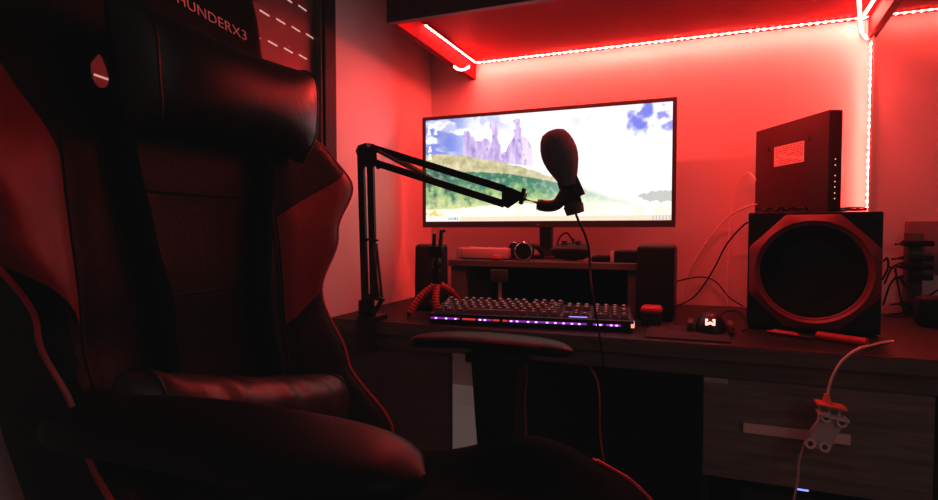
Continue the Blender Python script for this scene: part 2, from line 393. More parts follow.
def screen_col(u, v):
    # sky
    c = (252, 252, 255)
    left = 1-sstep(.10, .26, u); w = nz(u*.6, v*1.6+u*.5, 5, 3)
    blue = left*sstep(-.25, .25, w+.3-abs(v-.72)*.6)
    c = mix(c, (120, 142, 226), blue)
    c = mix(c, (150, 160, 205), left*.6*sstep(.05, .4, nz(u, v*1.4, 7, 9)))
    top = sstep(.80, .95, v)*(1-sstep(.12, .30, abs(u-.22)))
    c = mix(c, (190, 195, 240), top*sstep(-.1, .3, nz(u, v, 6, 5))*.8)
    for (bu, bv), r, s in blobs:
        d = math.hypot((u-bu)*AS, v-bv)/1.6
        c = mix(c, (118, 132, 228), s*(1-sstep(r*.3, r, d+.035*nz(u, v, 14, 2))))
    # castle
    if any(inside(p, u, v) for p in castle):
        base = mix((170, 150, 212), (228, 212, 244), .5+.8*nz(u*1.6, v*.5, 13, 1))
        if u > castle[0][18][0]: base = mix(base, (240, 225, 240), .8)
        if nz(u, v*.6, 26, 7) > .45: base = mix(base, (140, 120, 190), .6)
        c = base
    ht, mid, hb = interp(hilltop, u), interp(midl, u), interp(hillbot, u)
    fade = sstep(.42, .80, u)
    if v < ht + .012*nz(u, v, 14, 4):
        if v > mid: g = mix((222, 208, 172), (170, 172, 125), .5+.8*nz(u, v, 14, 6)); 
        else:
            k = (v-hb)/max(.01, mid-hb)
            g = mix((150, 185, 120), (64, 128, 104), sstep(.15, .75, k+.5*nz(u, v, 9, 8)))
            g = mix(g, (48, 80, 80), .7*sstep(.1, .5, nz(u, v, 15, 11))*(1-sstep(.1, .45, u)))
            g = mix(g, (228, 228, 165), .8*(1-sstep(-.1, .45, k+.25*nz(u, v, 10, 12))))
        g = mix(g, (235, 235, 215), .35*sstep(.0, .5, nz(u, v, 22, 13)))
        c = mix(g, (248, 250, 240), fade*.82)
    if v < hb + .012*nz(u, v, 12, 14):
        c = mix((252, 246, 222), (255, 253, 245), .5+nz(u, v, 10, 15))
        c = mix(c, (222, 205, 120), (1-sstep(.03, .11, u))*sstep(-.2, .2, nz(u, v, 12, 16)+.1)*(1 if v > .05 else 0))
    a, b2 = uv(655, 196), uv(632, 196)
    if u > b2[0] and abs(v-a[1]) < .045*sstep(b2[0], a[0], u) + .02*nz(u, v, 20, 17):
        c = mix(c, (165, 172, 160), .65)
    # taskbar
    if v < .045:
        c = (238, 222, 200) if u > .16 else (250, 248, 250)
        if .10 < u < .155 and int(u*AS*90) % 2 == 0 and .012 < v < .038: c = (130, 140, 150)
        if u > .93 and int(u*AS*110) % 3 == 0: c = (200, 190, 185)
    for iu, iv in icons:
        du_, dv_ = (u-iu)*AS, v-iv
        if (abs(du_) < .009 and -.0 < dv_ < .030) or (abs(du_) < .019 and -.026 < dv_ < -.014) or (abs(du_) < .016 and -.010 <= dv_ < .004): c = (255, 255, 255)
    return c
NX, NZ = 430, 190
me = bpy.data.meshes.new('screen')
vv = [(sx0+(sx1-sx0)*i/NX - ((mx0+mx1)/2), .003, sz0+(sz1-sz0)*j/NZ - rz) for j in range(NZ+1) for i in range(NX+1)]
ff = [(j*(NX+1)+i, j*(NX+1)+i+1, (j+1)*(NX+1)+i+1, (j+1)*(NX+1)+i) for j in range(NZ) for i in range(NX)]
me.from_pydata(vv, [], ff)
ca = me.color_attributes.new('picture', 'FLOAT_COLOR', 'POINT'); data = []
for j in range(NZ+1):
    for i in range(NX+1):
        data.extend((*lin(screen_col(i/NX, j/NZ)), 1))
ca.data.foreach_set('color', data)
sm = bpy.data.materials.new('screen_picture'); sm.use_nodes = True; nt = sm.node_tree
bs = nt.nodes['Principled BSDF']; at = nt.nodes.new('ShaderNodeVertexColor'); at.layer_name = 'picture'
bs.inputs['Base Color'].default_value = (.01, .01, .01, 1); bs.inputs['Roughness'].default_value = .3
nt.links.new(at.outputs['Color'], bs.inputs['Emission Color']); bs.inputs['Emission Strength'].default_value = 1.15
me.materials.append(sm)
so = bpy.data.objects.new('screen', me); C.objects.link(so); so.parent = mon
# stand
nx = atY(547, 245, MY+.05).x
bm = B(); box(bm, (nx-.017, MY+.03, rz+.008), (nx+.017, MY+.055, mz0+.10), .004); obj('stand_neck', bm, 'darkgrey', mon)
bm = B(); box(bm, (nx-.04, MY+.028, mz0+.06), (nx+.04, MY+.04, mz0+.14), .003); obj('mount_plate', bm, 'bezel', mon)
bm = B(); box(bm, (nx-.075, 1.477, rz), (nx+.075, MY+.125, rz+.008), .004); obj('stand_base', bm, 'bezel', mon)
# maker's mark on the bezel is a tiny pale dot and letters
bm = B(); a = atY(538, 224.5, MY-.0006); lathe(bm, [(0, 0), (.0022, 0), (.0022, .0004), (0, .0004)], aim((0, -1, 0), a), 16); obj('badge', bm, 'grey', mon)
# ------------------------------------------------------------------ things on the riser
def on(px, y, z=rz): return atY(px, 260, y).x
x0, x1 = on(454, 1.40), on(508, 1.40)
t = thing('media_player', 'flat pale box lying at the left end of the riser', 'electronics', ((x0+x1)/2, 1.44, rz))
obj('case', box(B(), (x0+.02, 1.40, rz+.003), (x1, 1.51, rz+.030), .003), 'pale', t)
obj('side_cap', box(B(), (x0+.008, 1.398, rz+.002), (x0+.018, 1.512, rz+.032), .001), 'grey', t)
bm = B(); box(bm, (x0+.02, 1.41, rz), (x1-.01, 1.5, rz+.003)); obj('foot', bm, 'matte', t, False)
xr = on(497, 1.385)
bm = B(); lathe(bm, [(0, 0), (.015, 0), (.0175, .006), (.014, .0125), (.006, .015), (0, .0155)], Matrix.Translation((xr, 1.386, rz)), 20)
tag(obj('putty_ball', bm, 'redplastic'), 'small reddish rounded lump in front of the pale flat box', 'trinket')
# headphones
xh = on(524, 1.39)
hp = thing('headphones', 'black headphones with a shiny round ear cup left of monitor stand', 'headphones', (xh, 1.41, rz))
cz_ = rz+.0245
for (xx, yy, ang) in ((xh, 1.395, 0), (xh-.030, 1.43, -.5)):
    m_ = aim((math.sin(ang), -math.cos(ang), 0), (xx, yy, cz_))
    cup = obj('ear_cup', lathe(B(), [(0, -.016), (.020, -.016), (.0245, -.008), (.0245, .006), (.021, .011), (0, .012)], m_, 32), 'black', hp)
    obj('cup_ring', lathe(B(), [(.0205, .010), (.0232, .0085), (.0238, .0112), (.0215, .0128)], m_, 32, False), 'chrome', cup)
obj('headband', tube(B(), smooth_pts([(xh+.005, 1.41, rz+.038), (xh+.026, 1.42, rz+.034), (xh+.036, 1.44, rz+.014), (xh+.022, 1.462, rz+.008), (xh-.02, 1.466, rz+.008), (xh-.05, 1.46, rz+.02), (xh-.034, 1.445, rz+.03)]), .006, 8), 'black', hp)
# gamepad + dongle cables
xg = on(569, 1.39)
gp = thing('game_controller', 'black game controller lying on the riser right of the monitor stand', 'controller', (xg, 1.42, rz))
bm = B(); bmesh.ops.create_uvsphere(bm, u_segments=20, v_segments=12, radius=1)
for v in bm.verts:
    x, y, z = v.co; z2 = .024+z*.0225*(1+.25*abs(x)**2); v.co = Vector((xg+x*.05, 1.425+y*.03-.018*abs(x)**2*1.2, rz+z2))
obj('body', bm, 'black', gp)
for dx in (-.018, .018): obj('thumbstick', lathe(B(), [(.004, 0), (.004, .006), (.008, .008), (.008, .011), (0, .0115)], Matrix.Translation((xg+dx, 1.415, rz+.040)), 16), 'darkgrey', gp)
cable('usb_cable', [atY(557, 257, 1.468), atY(557, 245, 1.468), atY(561, 236, 1.468), atY(567, 233, 1.468), atY(572, 240, 1.466), atY(573, 244, 1.466)], .0022, 'blackcable', 'thin black looped cable behind the game controller')
a = atY(573, 243, 1.466)
bm = B(); box(bm, (a.x-.006, 1.460, a.z-.028), (a.x+.006, 1.472, a.z), .002); tube(bm, [(a.x, 1.466, a.z-.001), (a.x, 1.466, a.z+.012)], .0035, 8)
box(bm, (a.x-.012, 1.459, rz), (a.x+.012, 1.475, a.z-.026), .002)
tag(obj('usb_plug', bm, 'black'), 'black plug standing upright right of the monitor stand', 'plug')
x0, x1 = on(592, 1.385), on(641, 1.385)
t = thing('external_drive', 'flat dark drive box at the right end of the riser', 'electronics', ((x0+x1)/2, 1.43, rz))
xm = on(611, 1.385)
obj('case', box(B(), (xm+.006, 1.39, rz), (x1-.004, 1.49, rz+.028), .003), 'black', t)
obj('end_cap', box(B(), (xm-.002, 1.387, rz+.001), (xm+.006, 1.40, rz+.027), .001), 'pale', t)
bm = B(); box(bm, (x0-.005, 1.40, rz), (xm-.006, 1.47, rz+.014), .004)
tag(obj('card_reader', bm, 'matte'), 'low black card reader between the controller and the drive box', 'electronics')
# small stand under riser, behind the keyboard
a = atY(499, 276, 1.34)
t = thing('phone_holder', 'small grey holder on a thin stem behind the keyboard', 'holder', (a.x, 1.34, DZ))
obj('cradle', box(B(), (a.x-.022, 1.333, a.z-.015), (a.x+.022, 1.347, a.z+.016), .002), 'darkgrey', t)
obj('stem', tube(B(), [(a.x+.003, 1.34, DZ+.012), (a.x+.003, 1.34, a.z-.014)], .005, 10), 'grey', t)
obj('base', box(B(), (a.x-.018, 1.325, DZ), (a.x+.022, 1.36, DZ+.012), .003), 'grey', t)
# ------------------------------------------------------------------ desk speakers
def speaker(cx, cy, ang, w, d, h, label, lean=.012):
    t = thing('desk_speaker', label, 'speaker', (cx, cy, DZ), 'desk speakers')
    R = Matrix.Translation((cx, cy, DZ)) @ Matrix.Rotation(ang, 4, 'Z')
    def shp(bm, x0, x1, y0, y1, z0, z1, bev):
        box(bm, (x0, y0, z0), (x1, y1, z1), bev, 4)
        for v in bm.verts: v.co.y += lean*v.co.z/h
        bmesh.ops.transform(bm, matrix=R, verts=bm.verts); return bm
    bo = obj('cabinet', shp(B(), -w/2, w/2, -d/2+.008, d/2, 0, h, .009), 'black', t)
    obj('grille', shp(B(), -w/2+.002, w/2-.002, -d/2, -d/2+.010, .004, h-.003, .006), 'matte', t)
    kn = B(); lathe(kn, [(0, 0), (.006, 0), (.005, .006), (0, .007)], R @ aim((0, -1, 0), (0, -d/2+.0015, .02)), 16); obj('volume_knob', kn, 'darkgrey', t)
a = atY(655, 300, 1.33); speaker(a.x, 1.37, math.radians(-4), .083, .09, .171, 'black desk speaker at the right end of the riser')
a = atY(429, 300, 1.31); speaker(a.x, 1.325, math.radians(24), .085, .09, .168, 'black desk speaker at the left behind the small tripod', .045)
# ------------------------------------------------------------------ small red-legged tripod
ty = 1.215
tp = thing('mini_tripod', 'mini tripod with bendy red legs and a black phone clamp', 'tripod', atZ(437, 312, DZ))
hub = atY(437, 281, ty)
obj('hub', bar(B(), hub+Vector((0, 0, -.008)), hub+Vector((0, 0, .03)), .02, .02, .004), 'black', tp)
obj('ball_head', lathe(B(), [(0, 0), (.010, .002), (.013, .012), (.010, .022), (.006, .028), (.006, .034), (0, .034)], Matrix.Translation(hub+Vector((0, 0, .028))), 16), 'black', tp)
def legballs(p0, p1, bend):
    bm = B(); pts = smooth_pts([p0, (Vector(p0)+Vector(p1))/2+Vector(bend), p1], 6)
    pts = [pts[0].lerp(pts[-1], 0) if False else p for p in pts]
    rad = []; PP = []
    for i in range(len(pts)-1):
        for t in (0, .25, .5, .75):
            PP.append(pts[i].lerp(pts[i+1], t)); rad.append(.0068+.0030*math.sin(PI*((t+.12) % 1)))
    tube(bm, PP, rad, 10); return bm
for (px, py, yy, bend) in ((409, 314, 1.20, (-.006, 0, .004)), (437, 315, 1.19, (0, -.008, 0)), (460, 303, 1.27, (.004, 0, .006))):
    f = atZ(px, py, DZ+.008); lg = obj('leg', legballs(hub+Vector((0, 0, -.006)), f, bend), 'redplastic', tp)
    d_ = (f-hub).normalized()
    obj('foot', tube(B(), [f-d_*.008, f+d_*.006], [.0075, .0072], 10), 'black', lg)
hh = hub+Vector((0, 0, .062))
bm = B(); box(bm, hh+Vector((-.020, -.008, -.004)), hh+Vector((.016, .008, .022)), .003); obj('clamp_body', bm, 'black', tp)
bm = B(); bar(bm, hh+Vector((-.008, 0, .02)), hh+Vector((-.006, 0, .052)), .006, .01, .001); obj('clamp_jaw', bm, 'black', tp)
bm = B(); bar(bm, hh+Vector((.009, 0, .02)), hh+Vector((.012, 0, .060)), .006, .01, .001); bar(bm, hh+Vector((.009, 0, .056)), hh+Vector((.022, 0, .058)), .006, .006, .001)
obj('clamp_jaw', bm, 'black', tp)
# ------------------------------------------------------------------ microphone arm (in the plane Y = AY, clamped to the desk edge)
AY = 1.085
def ap(px, py, dy=0): return atY(px, py, AY+dy)
ma = thing('boom_stand', 'black spring-loaded microphone arm clamped to the desk edge', 'microphone stand', atY(368, 322, AY))
a = ap(368, 322)
bm = B(); box(bm, (a.x-.022, AY-.012, DZ), (a.x+.022, AY+.05, DZ+.012), .002); box(bm, (a.x-.022, AY-.014, DZ-.055), (a.x+.022, AY-.0005, DZ+.012), .002)
box(bm, (a.x-.02, AY-.012, DZ-.065), (a.x+.02, AY+.012, DZ-.055), .002)
obj('desk_clamp', bm, 'metalblk', ma)
bm = B(); tube(bm, [ap(369, 321), ap(369, 309)], [.019, .015], 14); tube(bm, [ap(369, 310), ap(370, 294)], [.015, .011], 14); obj('swivel_base', bm, 'metalblk', ma)
obj('lower_bar', bar(B(), ap(361.0, 156), ap(365.5, 312), .0155, .008), 'metalblk', ma, False)
obj('lower_bar', bar(B(), ap(370.5, 160), ap(374, 300), .0155, .008), 'metalblk', ma, False)
def spring(p0, p1, r, turns, rr=.0012):
    p0, p1 = Vector(p0), Vector(p1); d = (p1-p0); a_, b_ = frame_of(d); n = turns*8
    return tube(B(), [p0+d*(i/n)+a_*r*math.cos(i*PI/4)+b_*r*math.sin(i*PI/4) for i in range(n+1)], rr, 5)
obj('spring', spring(ap(371, 240, -.012), ap(379, 299, -.012), .0032, 34), 'metalblk', ma)
obj('spring', spring(ap(376, 244, .012), ap(382, 298, .012), .0032, 34), 'metalblk', ma)
bm = B(); bar(bm, ap(366, 239, -.014), ap(378, 240.5, -.014), .006, .004); tube(bm, [ap(366.5, 240, -.016), ap(366.5, 240, .016)], .004, 8); obj('cross_pin', bm, 'metalblk', ma)
bm = B(); bar(bm, ap(364, 297, -.014), ap(384, 300, -.014), .009, .006, .001)
bar(bm, ap(383, 298, -.012), ap(374, 313, -.012), .012, .008, .002); bar(bm, ap(362, 300), ap(362, 318), .014, .01, .002); obj('lower_bracket', bm, 'metalblk', ma)
# elbow
el = [(355.5, 151), (358, 145.5), (365, 143), (374, 144), (376.5, 150), (377, 160), (374, 166.5), (367, 168), (362, 163), (358, 158)]
bm = B(); prism(bm, el, lambda p: ap(p[0], p[1], -.014), lambda p: ap(p[0], p[1], .014)); obj('elbow', bm, 'metalblk', ma, False)
bm = B(); tube(bm, [ap(368.5, 145, -.017), ap(368.5, 145, .017)], .005, 12); obj('elbow_bolt', bm, 'grey', ma)
bm = B(); tube(bm, [ap(378, 163, -.016), ap(378, 163, .004)], .006, 12); bar(bm, ap(377, 160), ap(379, 169), .011, .01, .003); obj('tension_knob', bm, 'metalblk', ma)
obj('upper_bar', bar(B(), ap(370, 147), ap(505, 189), .008, .015), 'metalblk', ma, False)
obj('upper_bar', bar(B(), ap(376, 163), ap(504, 204), .008, .015), 'metalblk', ma, False)
obj('spring', spring(ap(378, 151, -.012), ap(432, 180, -.012), .0035, 36), 'metalblk', ma)
obj('spring', spring(ap(384, 150, .012), ap(436, 181, .012), .0035, 36), 'metalblk', ma)
br_ = [(502, 185.5), (512, 188), (524, 193.5), (520, 200), (508, 208.5), (501.5, 205)]
bm = B(); prism(bm, br_, lambda p: ap(p[0], p[1], -.012), lambda p: ap(p[0], p[1], .012)); obj('end_bracket', bm, 'metalblk', ma, False)
bm = B(); bar(bm, ap(524.5, 188), ap(520.5, 204.5), .008, .012, .003); lathe(bm, [(0, -.005), (.010, -.005), (.010, .005), (0, .005)], aim(ap(527, 199)-ap(520, 196), ap(522.5, 197)), 14); obj('wing_nut', bm, 'metalblk', ma)
bm = B(); tube(bm, [ap(522, 198.5), ap(540, 203.5)], .0036, 10); obj('threaded_rod', bm, 'metalblk', ma)
# microphone
mc = thing('microphone', 'black microphone with a foam windscreen in front of the monitor', 'microphone', ap(577, 213))
ct = smooth_pts([ap(538, 204.5), ap(548, 206), ap(557, 204), ap(563, 196), ap(566, 190)], 6)
obj('clip', tube(B(), ct, .0115, 12), 'darkgrey', mc)
bm = B(); ax0, ax1 = ap(556.5, 133), ap(576.5, 215); d = (ax1-ax0); L = d.length
# foam windscreen outline measured along the axis (fraction, radius)
ax = ap(569.5, 186); top = ap(552.5, 131.5); dv = (ax-top).normalized(); L = (ax-top).length
prof = [(0, -.001), (.014, 0), (.0225, .004), (.029, .014), (.0335, .028), (.0352, .042), (.0345, .054), (.0315, .068), (.0265, .082), (.0205, .096), (.016, L)]
obj('windscreen', lathe(bm, prof, aim(dv, top), 32), 'foam', mc)
bm = B(); b0, b1 = ap(566.5, 180), ap(575.5, 213.5); tube(bm, [b0, b0.lerp(b1, .75), b0.lerp(b1, .76), b1], [.0185, .0175, .0195, .0175], 24); obj('body', bm, 'darkgrey', mc)
bm = B(); bar(bm, ap(571, 175, -.004), ap(580.5, 196, -.004), .006, .02, .001); obj('clip_arm', bm, 'darkgrey', mc)
cable('microphone_cable', [ap(575.5, 213), ap(579, 222), ap(585, 235, .02), ap(589, 250, .05), ap(590, 268, .05), ap(592, 290, .01), ap(596, 315, -.004), ap(601, 345, -.012), ap(604, 375, -.005), ap(606, 420, .03), ap(600, 470, .08)], .0024, 'blackcable', 'black cable hanging from the microphone past the keyboard')
# ------------------------------------------------------------------ keyboard
kl = atZ(429, 321, DZ+.006); kr = atZ(634, 330, DZ+.006)
kd = (kr-kl); KW = kd.length; kang = math.atan2(kd.y, kd.x)
kb = thing('keyboard', 'black mechanical keyboard with purple light glowing along its front', 'keyboard', (kl.x, kl.y, DZ))
KM = Matrix.Translation((kl.x, kl.y, DZ+.004)) @ Matrix.Rotation(kang, 4, 'Z') @ Matrix.Rotation(math.radians(5.2), 4, 'X')
KD = .130
def kbm(bm): bmesh.ops.transform(bm, matrix=KM, verts=bm.verts); return bm
obj('case', kbm(box(B(), (0, 0, .0), (KW, KD, .020), .003)), 'black', kb)
obj('backplate', kbm(box(B(), (.006, .008, .0205), (KW-.006, KD-.006, .0212))), 'keylegend', kb, False)
for fx in (.02, KW-.05): obj('foot', kbm(box(B(), (fx, KD-.03, -.012), (fx+.03, KD-.015, .001), .001)), 'black', kb)
U = (KW-.016)/22.6
key_cache = {}
def key(x, y, w, h=1, row=0):
    k = (round(w, 2), h)
    if k not in key_cache:
        z = B(); sx, sy = w*U-.0018, h*U-.0018
        a_ = [(-sx/2, -sy/2), (sx/2, -sy/2), (sx/2, sy/2), (-sx/2, sy/2)]
        lo_ = [z.verts.new((p[0], p[1], 0)) for p in a_]
        mi_ = [z.verts.new((p[0]*(1-.0035/sx*2), p[1]*(1-.0035/sy*2), .0058)) for p in a_]
        hi_ = [z.verts.new((p[0]*(1-.006/sx*2), p[1]*(1-.006/sy*2)+.0004, .0062)) for p in a_]
        for A_, B_ in ((lo_, mi_), (mi_, hi_)):
            for i in range(4): z.faces.new((A_[i], A_[(i+1) % 4], B_[(i+1) % 4], B_[i]))
        z.faces.new(hi_)
        g_ = z.faces.new([z.verts.new((p[0], p[1], .0064)) for p in ((-.0022, .0012), (.0018, .0012), (.0018, .0040), (-.0022, .0040))]); g_.material_index = 1
        me_ = bpy.data.meshes.new('key'); z.to_mesh(me_); z.free(); me_.materials.append(M['keycap']); me_.materials.append(M['glyph']); key_cache[k] = me_
    o = bpy.data.objects.new('key', key_cache[k]); C.objects.link(o); o.parent = kb
    mm = Matrix.Translation(-Vector(kb['_o'])) @ KM @ Matrix.Translation((.008+(x+w/2)*U, .010+(y+h/2)*U, .0225+.0006*row)) @ Matrix.Rotation(math.radians(2*(row-2)), 4, 'X')
    o.matrix_basis = mm
def krow(y, widths, x=0, row=0):
    for w in widths:
        if w > 0: key(x, y, w, 1, row)
        x += abs(w)
krow(0, [1.25, 1.25, 1.25, 6.25, 1.25, 1.25, 1.25, 1.25, -.25, 1, 1, 1, -.25, 2, 1])
krow(1, [2.25]+[1]*10+[2.75, -.25, -1, 1, -1, -.25, 1, 1, 1], row=1)
krow(2, [1.75]+[1]*11+[2.25, -3.5, 1, 1, 1], row=2)
krow(3, [1.5]+[1]*12+[1.5, -.25, 1, 1, 1, -.25, 1, 1, 1], row=3)
krow(4, [1]*13+[2, -.25, 1, 1, 1, -.25, 1, 1, 1, 1], row=4)
krow(5.3, [1, -1, 1, 1, 1, 1, -.5, 1, 1, 1, 1, -.5, 1, 1, 1, 1], row=5)
key(21.5, 0, 1, 2, 0); key(21.5, 2, 1, 2, 2)
def kseg(px0, px1, m, nm='light_segment'):
    x0 = (px0-429)/(634-429)*KW; x1 = (px1-429)/(634-429)*KW
    obj(nm, kbm(box(B(), (x0, -.0012, .008), (x1, .001, .0118), .0005, 1)), m, kb)
for s in ((431, 462, 'purple'), (465, 479, 'redlight'), (481, 496, 'purple'), (497, 504, 'redlight'), (507, 512, 'redlight'), (513, 590, 'purple'), (596, 606, 'purple'), (608, 622, 'purple')): kseg(*s)
bm = B()
for px in (437, 448, 458, 484, 489, 516, 522, 533, 541, 552, 560, 568, 576, 583, 600, 603, 613, 618):
    x = (px-429)/205*KW; box(bm, (x-.0025, -.0024, .0083), (x+.0025, -.001, .0115), .0006, 1)
obj('bright_dots', kbm(bm), 'purplehot', kb)
obj('corner_light', kbm(box(B(), (KW-.006, -.0015, .006), (KW+.001, .006, .014), .0005, 1)), 'amber', kb)
obj('side_light', kbm(box(B(), (KW-.001, .006, .008), (KW+.0012, .030, .014), .0005, 1)), 'cyanlight', kb)
bm = B(); xg_ = (582-429)/205*KW; box(bm, (xg_-.02, .008, .0212), (xg_+.018, .011, .0225), .0005, 1); obj('blue_glint', kbm(bm), 'bluelight', kb)
# ------------------------------------------------------------------ small things right of the keyboard
a = atZ(640, 326, DZ); b = atZ(661, 327, DZ)
t = thing('battery_case', 'small black case with a red lid beside the keyboard', 'case', ((a.x+b.x)/2, a.y+.02, DZ))
obj('case_body', box(B(), (a.x+.002, a.y, DZ), (b.x, a.y+.05, DZ+.024), .003), 'black', t)
obj('lid', box(B(), (a.x, a.y-.001, DZ+.024), (b.x+.001, a.y+.05, DZ+.042), .008, 4), 'redplastic', t)
a = atZ(645, 337.5, DZ); b = atZ(735, 338, DZ)
t = tag(obj('mouse_pad', box(B(), (a.x, a.y-.002, DZ), (b.x-.01, a.y+.16, DZ+.003), .001), 'felt'), 'thin black mouse pad lying on the desk under the mouse', 'mouse pad')
# mouse
c = atZ(711, 334, DZ+.003)
ms = thing('computer_mouse', 'black mouse with a glowing W-shaped emblem facing the chair', 'mouse', (c.x, c.y, DZ+.003))
cy = c.y+.045
bm = B(); bmesh.ops.create_uvsphere(bm, u_segments=28, v_segments=16, radius=1)
for v in bm.verts:
    x, y, z = v.co; sg = lambda q, e: math.copysign(abs(q)**e, q)
    wx = .033*(1-.12*(1-y*y)); v.co = Vector((c.x+sg(x, .85)*wx, cy+y*.045, DZ+.003+max(0, (z*.036 if z > 0 else z*.002)+.001)))
obj('shell', bm, 'black', ms)
bm = B()
for sgn in (-1, 1): box(bm, (c.x+sgn*.037-.007, cy-.03, DZ+.003), (c.x+sgn*.037+.007, cy+.03, DZ+.022), .004, 3)
obj('side_wing', bm, 'darkgrey', ms)
bm = B()
for k in range(3): box(bm, (c.x+.034+.004*k, cy-.0335, DZ+.005), (c.x+.036+.004*k, cy-.030, DZ+.018), .0004, 1)
obj('ribbed_grip', bm, 'redplastic', ms, False)
obj('scroll_wheel', tube(B(), [(c.x-.004, cy+.03, DZ+.03), (c.x+.004, cy+.03, DZ+.03)], .009, 20), 'darkgrey', ms)
W = [(-1, .9), (-.45, .9), (-.45, .45), (-.62, .45), (-.62, -.25), (-.15, .15), (.15, .15), (.62, -.25), (.62, .45), (.45, .45), (.45, .9), (1, .9), (1, -.9), (.5, -.9), (0, -.45), (-.5, -.9), (-1, -.9)]
lc = atY(710.3, 322.6, cy-.0405)
bm = B(); prism(bm, W, lambda p: lc+Vector((p[0]*.009, 0, p[1]*.0065)), lambda p: lc+Vector((p[0]*.009, .008, p[1]*.0065)))
obj('emblem', bm, 'logolight', ms, False)
# ------------------------------------------------------------------ subwoofer
s0 = atZ(748, 331.5, DZ); SY = 1.28
sx0_, sx1_ = atY(747.5, 280, SY).x, atY(881, 280, SY).x; sh = atY(815, 212, SY).z
sub = thing('subwoofer', 'black cube subwoofer with a large round driver on the desk', 'subwoofer', ((sx0_+sx1_)/2, SY, DZ))
sub.rotation_euler = (0, 0, math.radians(-6))
obj('cabinet', box(B(), (sx0_, SY+.004, DZ+.006), (sx1_, SY+.285, sh), .003), 'matte', sub, False)
for fx in (sx0_+.02, sx1_-.02):
    for fy in (SY+.03, SY+.26): obj('foot', lathe(B(), [(0, 0), (.01, 0), (.01, .006), (0, .006)], Matrix.Translation((fx, fy, DZ)), 12), 'matte', sub)
scx, scz = (sx0_+sx1_)/2, (DZ+.006+sh)/2; hw = (sx1_-sx0_)/2-.003; hh_ = (sh-DZ)/2-.008
# octagonal glossy surround with cut corners, ring shaped
def octp(k, cx=.62):
    n = 64; out = []
    for i in range(n):
        t_ = 2*PI*i/n; c_, s_ = math.cos(t_), math.sin(t_)
        r_ = min(1/max(abs(c_), 1e-6), 1/max(abs(s_), 1e-6), (1+.42)/(abs(c_)+abs(s_)))
        out.append((c_*r_*hw*k, s_*r_*hh_*k))
    return out
bm = B(); n = 64
A0, A1 = octp(1), octp(.955)
R0 = [(math.cos(2*PI*i/n)*.101, math.sin(2*PI*i/n)*.101) for i in range(n)]
R1 = [(math.cos(2*PI*i/n)*.091, math.sin(2*PI*i/n)*.091) for i in range(n)]
lv = []
for P_, yy in ((A0, .004), (A0, -.004), (A1, -.008), (R0, -.014), (R1, -.004)):
    lv.append([bm.verts.new((scx+p[0], SY+yy, scz+p[1])) for p in P_])
for q in range(4):
    for i in range(n): bm.faces.new((lv[q][i], lv[q][(i+1) % n], lv[q+1][(i+1) % n], lv[q+1][i]))
obj('baffle', bm, 'subface', sub)
FM = aim((0, -1, 0), (scx, SY, scz))
obj('driver_cone', lathe(B(), [(0, -.014), (.03, -.012), (.07, -.002), (.080, .003), (.088, .006), (.0925, .002), (.0925, -.004), (0, -.02)], FM, 48), 'cone', sub)
obj('trim_ring', lathe(B(), [(.0915, .0035), (.093, .008), (.0955, .0075), (.097, .009), (.094, .009), (.0915, .006)], FM, 64, False), 'subface', sub)
for sg in ((-1, 1), (1, 1), (-1, -1), (1, -1)):
    p = Vector((scx+sg[0]*hw*.93, SY+.002, scz+sg[1]*hh_*.93)); obj('screw', lathe(B(), [(0, -.004), (.0035, -.004), (.0035, .0025), (0, .003)], aim((0, -1, 0), p), 12), 'metalblk', sub)
# ------------------------------------------------------------------ router on the subwoofer
rc = Vector((.267, 1.355, sh)); rc.x = atY(827.5, 200, 1.355).x
dl = Vector((-.43, .903, 0)).normalized(); dt = Vector((.903, .43, 0)).normalized()
RL, RT = .262, .030; RH = atY(827.5, 109.5, 1.355).z - sh
rt = thing('router', 'dark router box with a white sticker standing on the subwoofer', 'router', rc+dl*.13)
RM = Matrix((dl, dt, Vector((0, 0, 1)))).transposed().to_4x4(); RM.translation = rc
def rb(bm): bmesh.ops.transform(bm, matrix=RM, verts=bm.verts); return bm
obj('case', rb(box(B(), (0, 0, 0), (RL, RT, RH), .0025)), 'subface' if False else mat('router_plastic', (.05, .002, .006), .5, spec=.15), rt)
def rpt(px, py):  # point on the router face from a direction
    d = ray(px, py); n_ = -dt; t_ = (rc-CAM).dot(n_)/d.dot(n_); q = CAM+d*t_ - rc; return q.dot(dl), q.z
a = rpt(774.5, 147.6); b = rpt(804, 161.5)
obj('sticker', rb(box(B(), (b[0], -.0006, b[1]), (a[0], -.0001, a[1]))), 'sticker', rt, False)
bm = B(); random.seed(3)
zz = b[1]+.003
while zz < a[1]-.003:
    x = b[0]+.004
    while x < a[0]-.006:
        w_ = random.uniform(.004, .016); w_ = min(w_, a[0]-.003-x)
        if random.random() < .8: box(bm, (x, -.0009, zz), (x+w_, -.0006, zz+.0014))
        x += w_+.003
    zz += .0042
obj('sticker_print', rb(bm), 'ink', rt, False)
for q in ((769, 150.5), (809.5, 139.5)):
    a = rpt(*q); bm = B(); lathe(bm, [(0, 0), (.0035, 0), (.0035, .0006), (0, .0006)], Matrix.Translation((a[0], -.0007, a[1])) @ Matrix.Rotation(PI/2, 4, 'X') @ Matrix.Translation((0, 0, -.0003)), 12)
    box(bm, (a[0]-.0015, -.0008, a[1]), (a[0]+.0015, -.0001, a[1]+.009)); obj('mounting_hole', rb(bm), 'matte', rt)
for k, py in enumerate((159, 165, 175.5, 181.5, 187, 193, 198.5)):
    zz = atY(835, py, 1.36).z - sh
    obj('status_light', rb(box(B(), (-.0008, RT*.5-.001, zz-.0012), (.0005, RT*.5+.001, zz+.0012))), 'amber', rt, False)
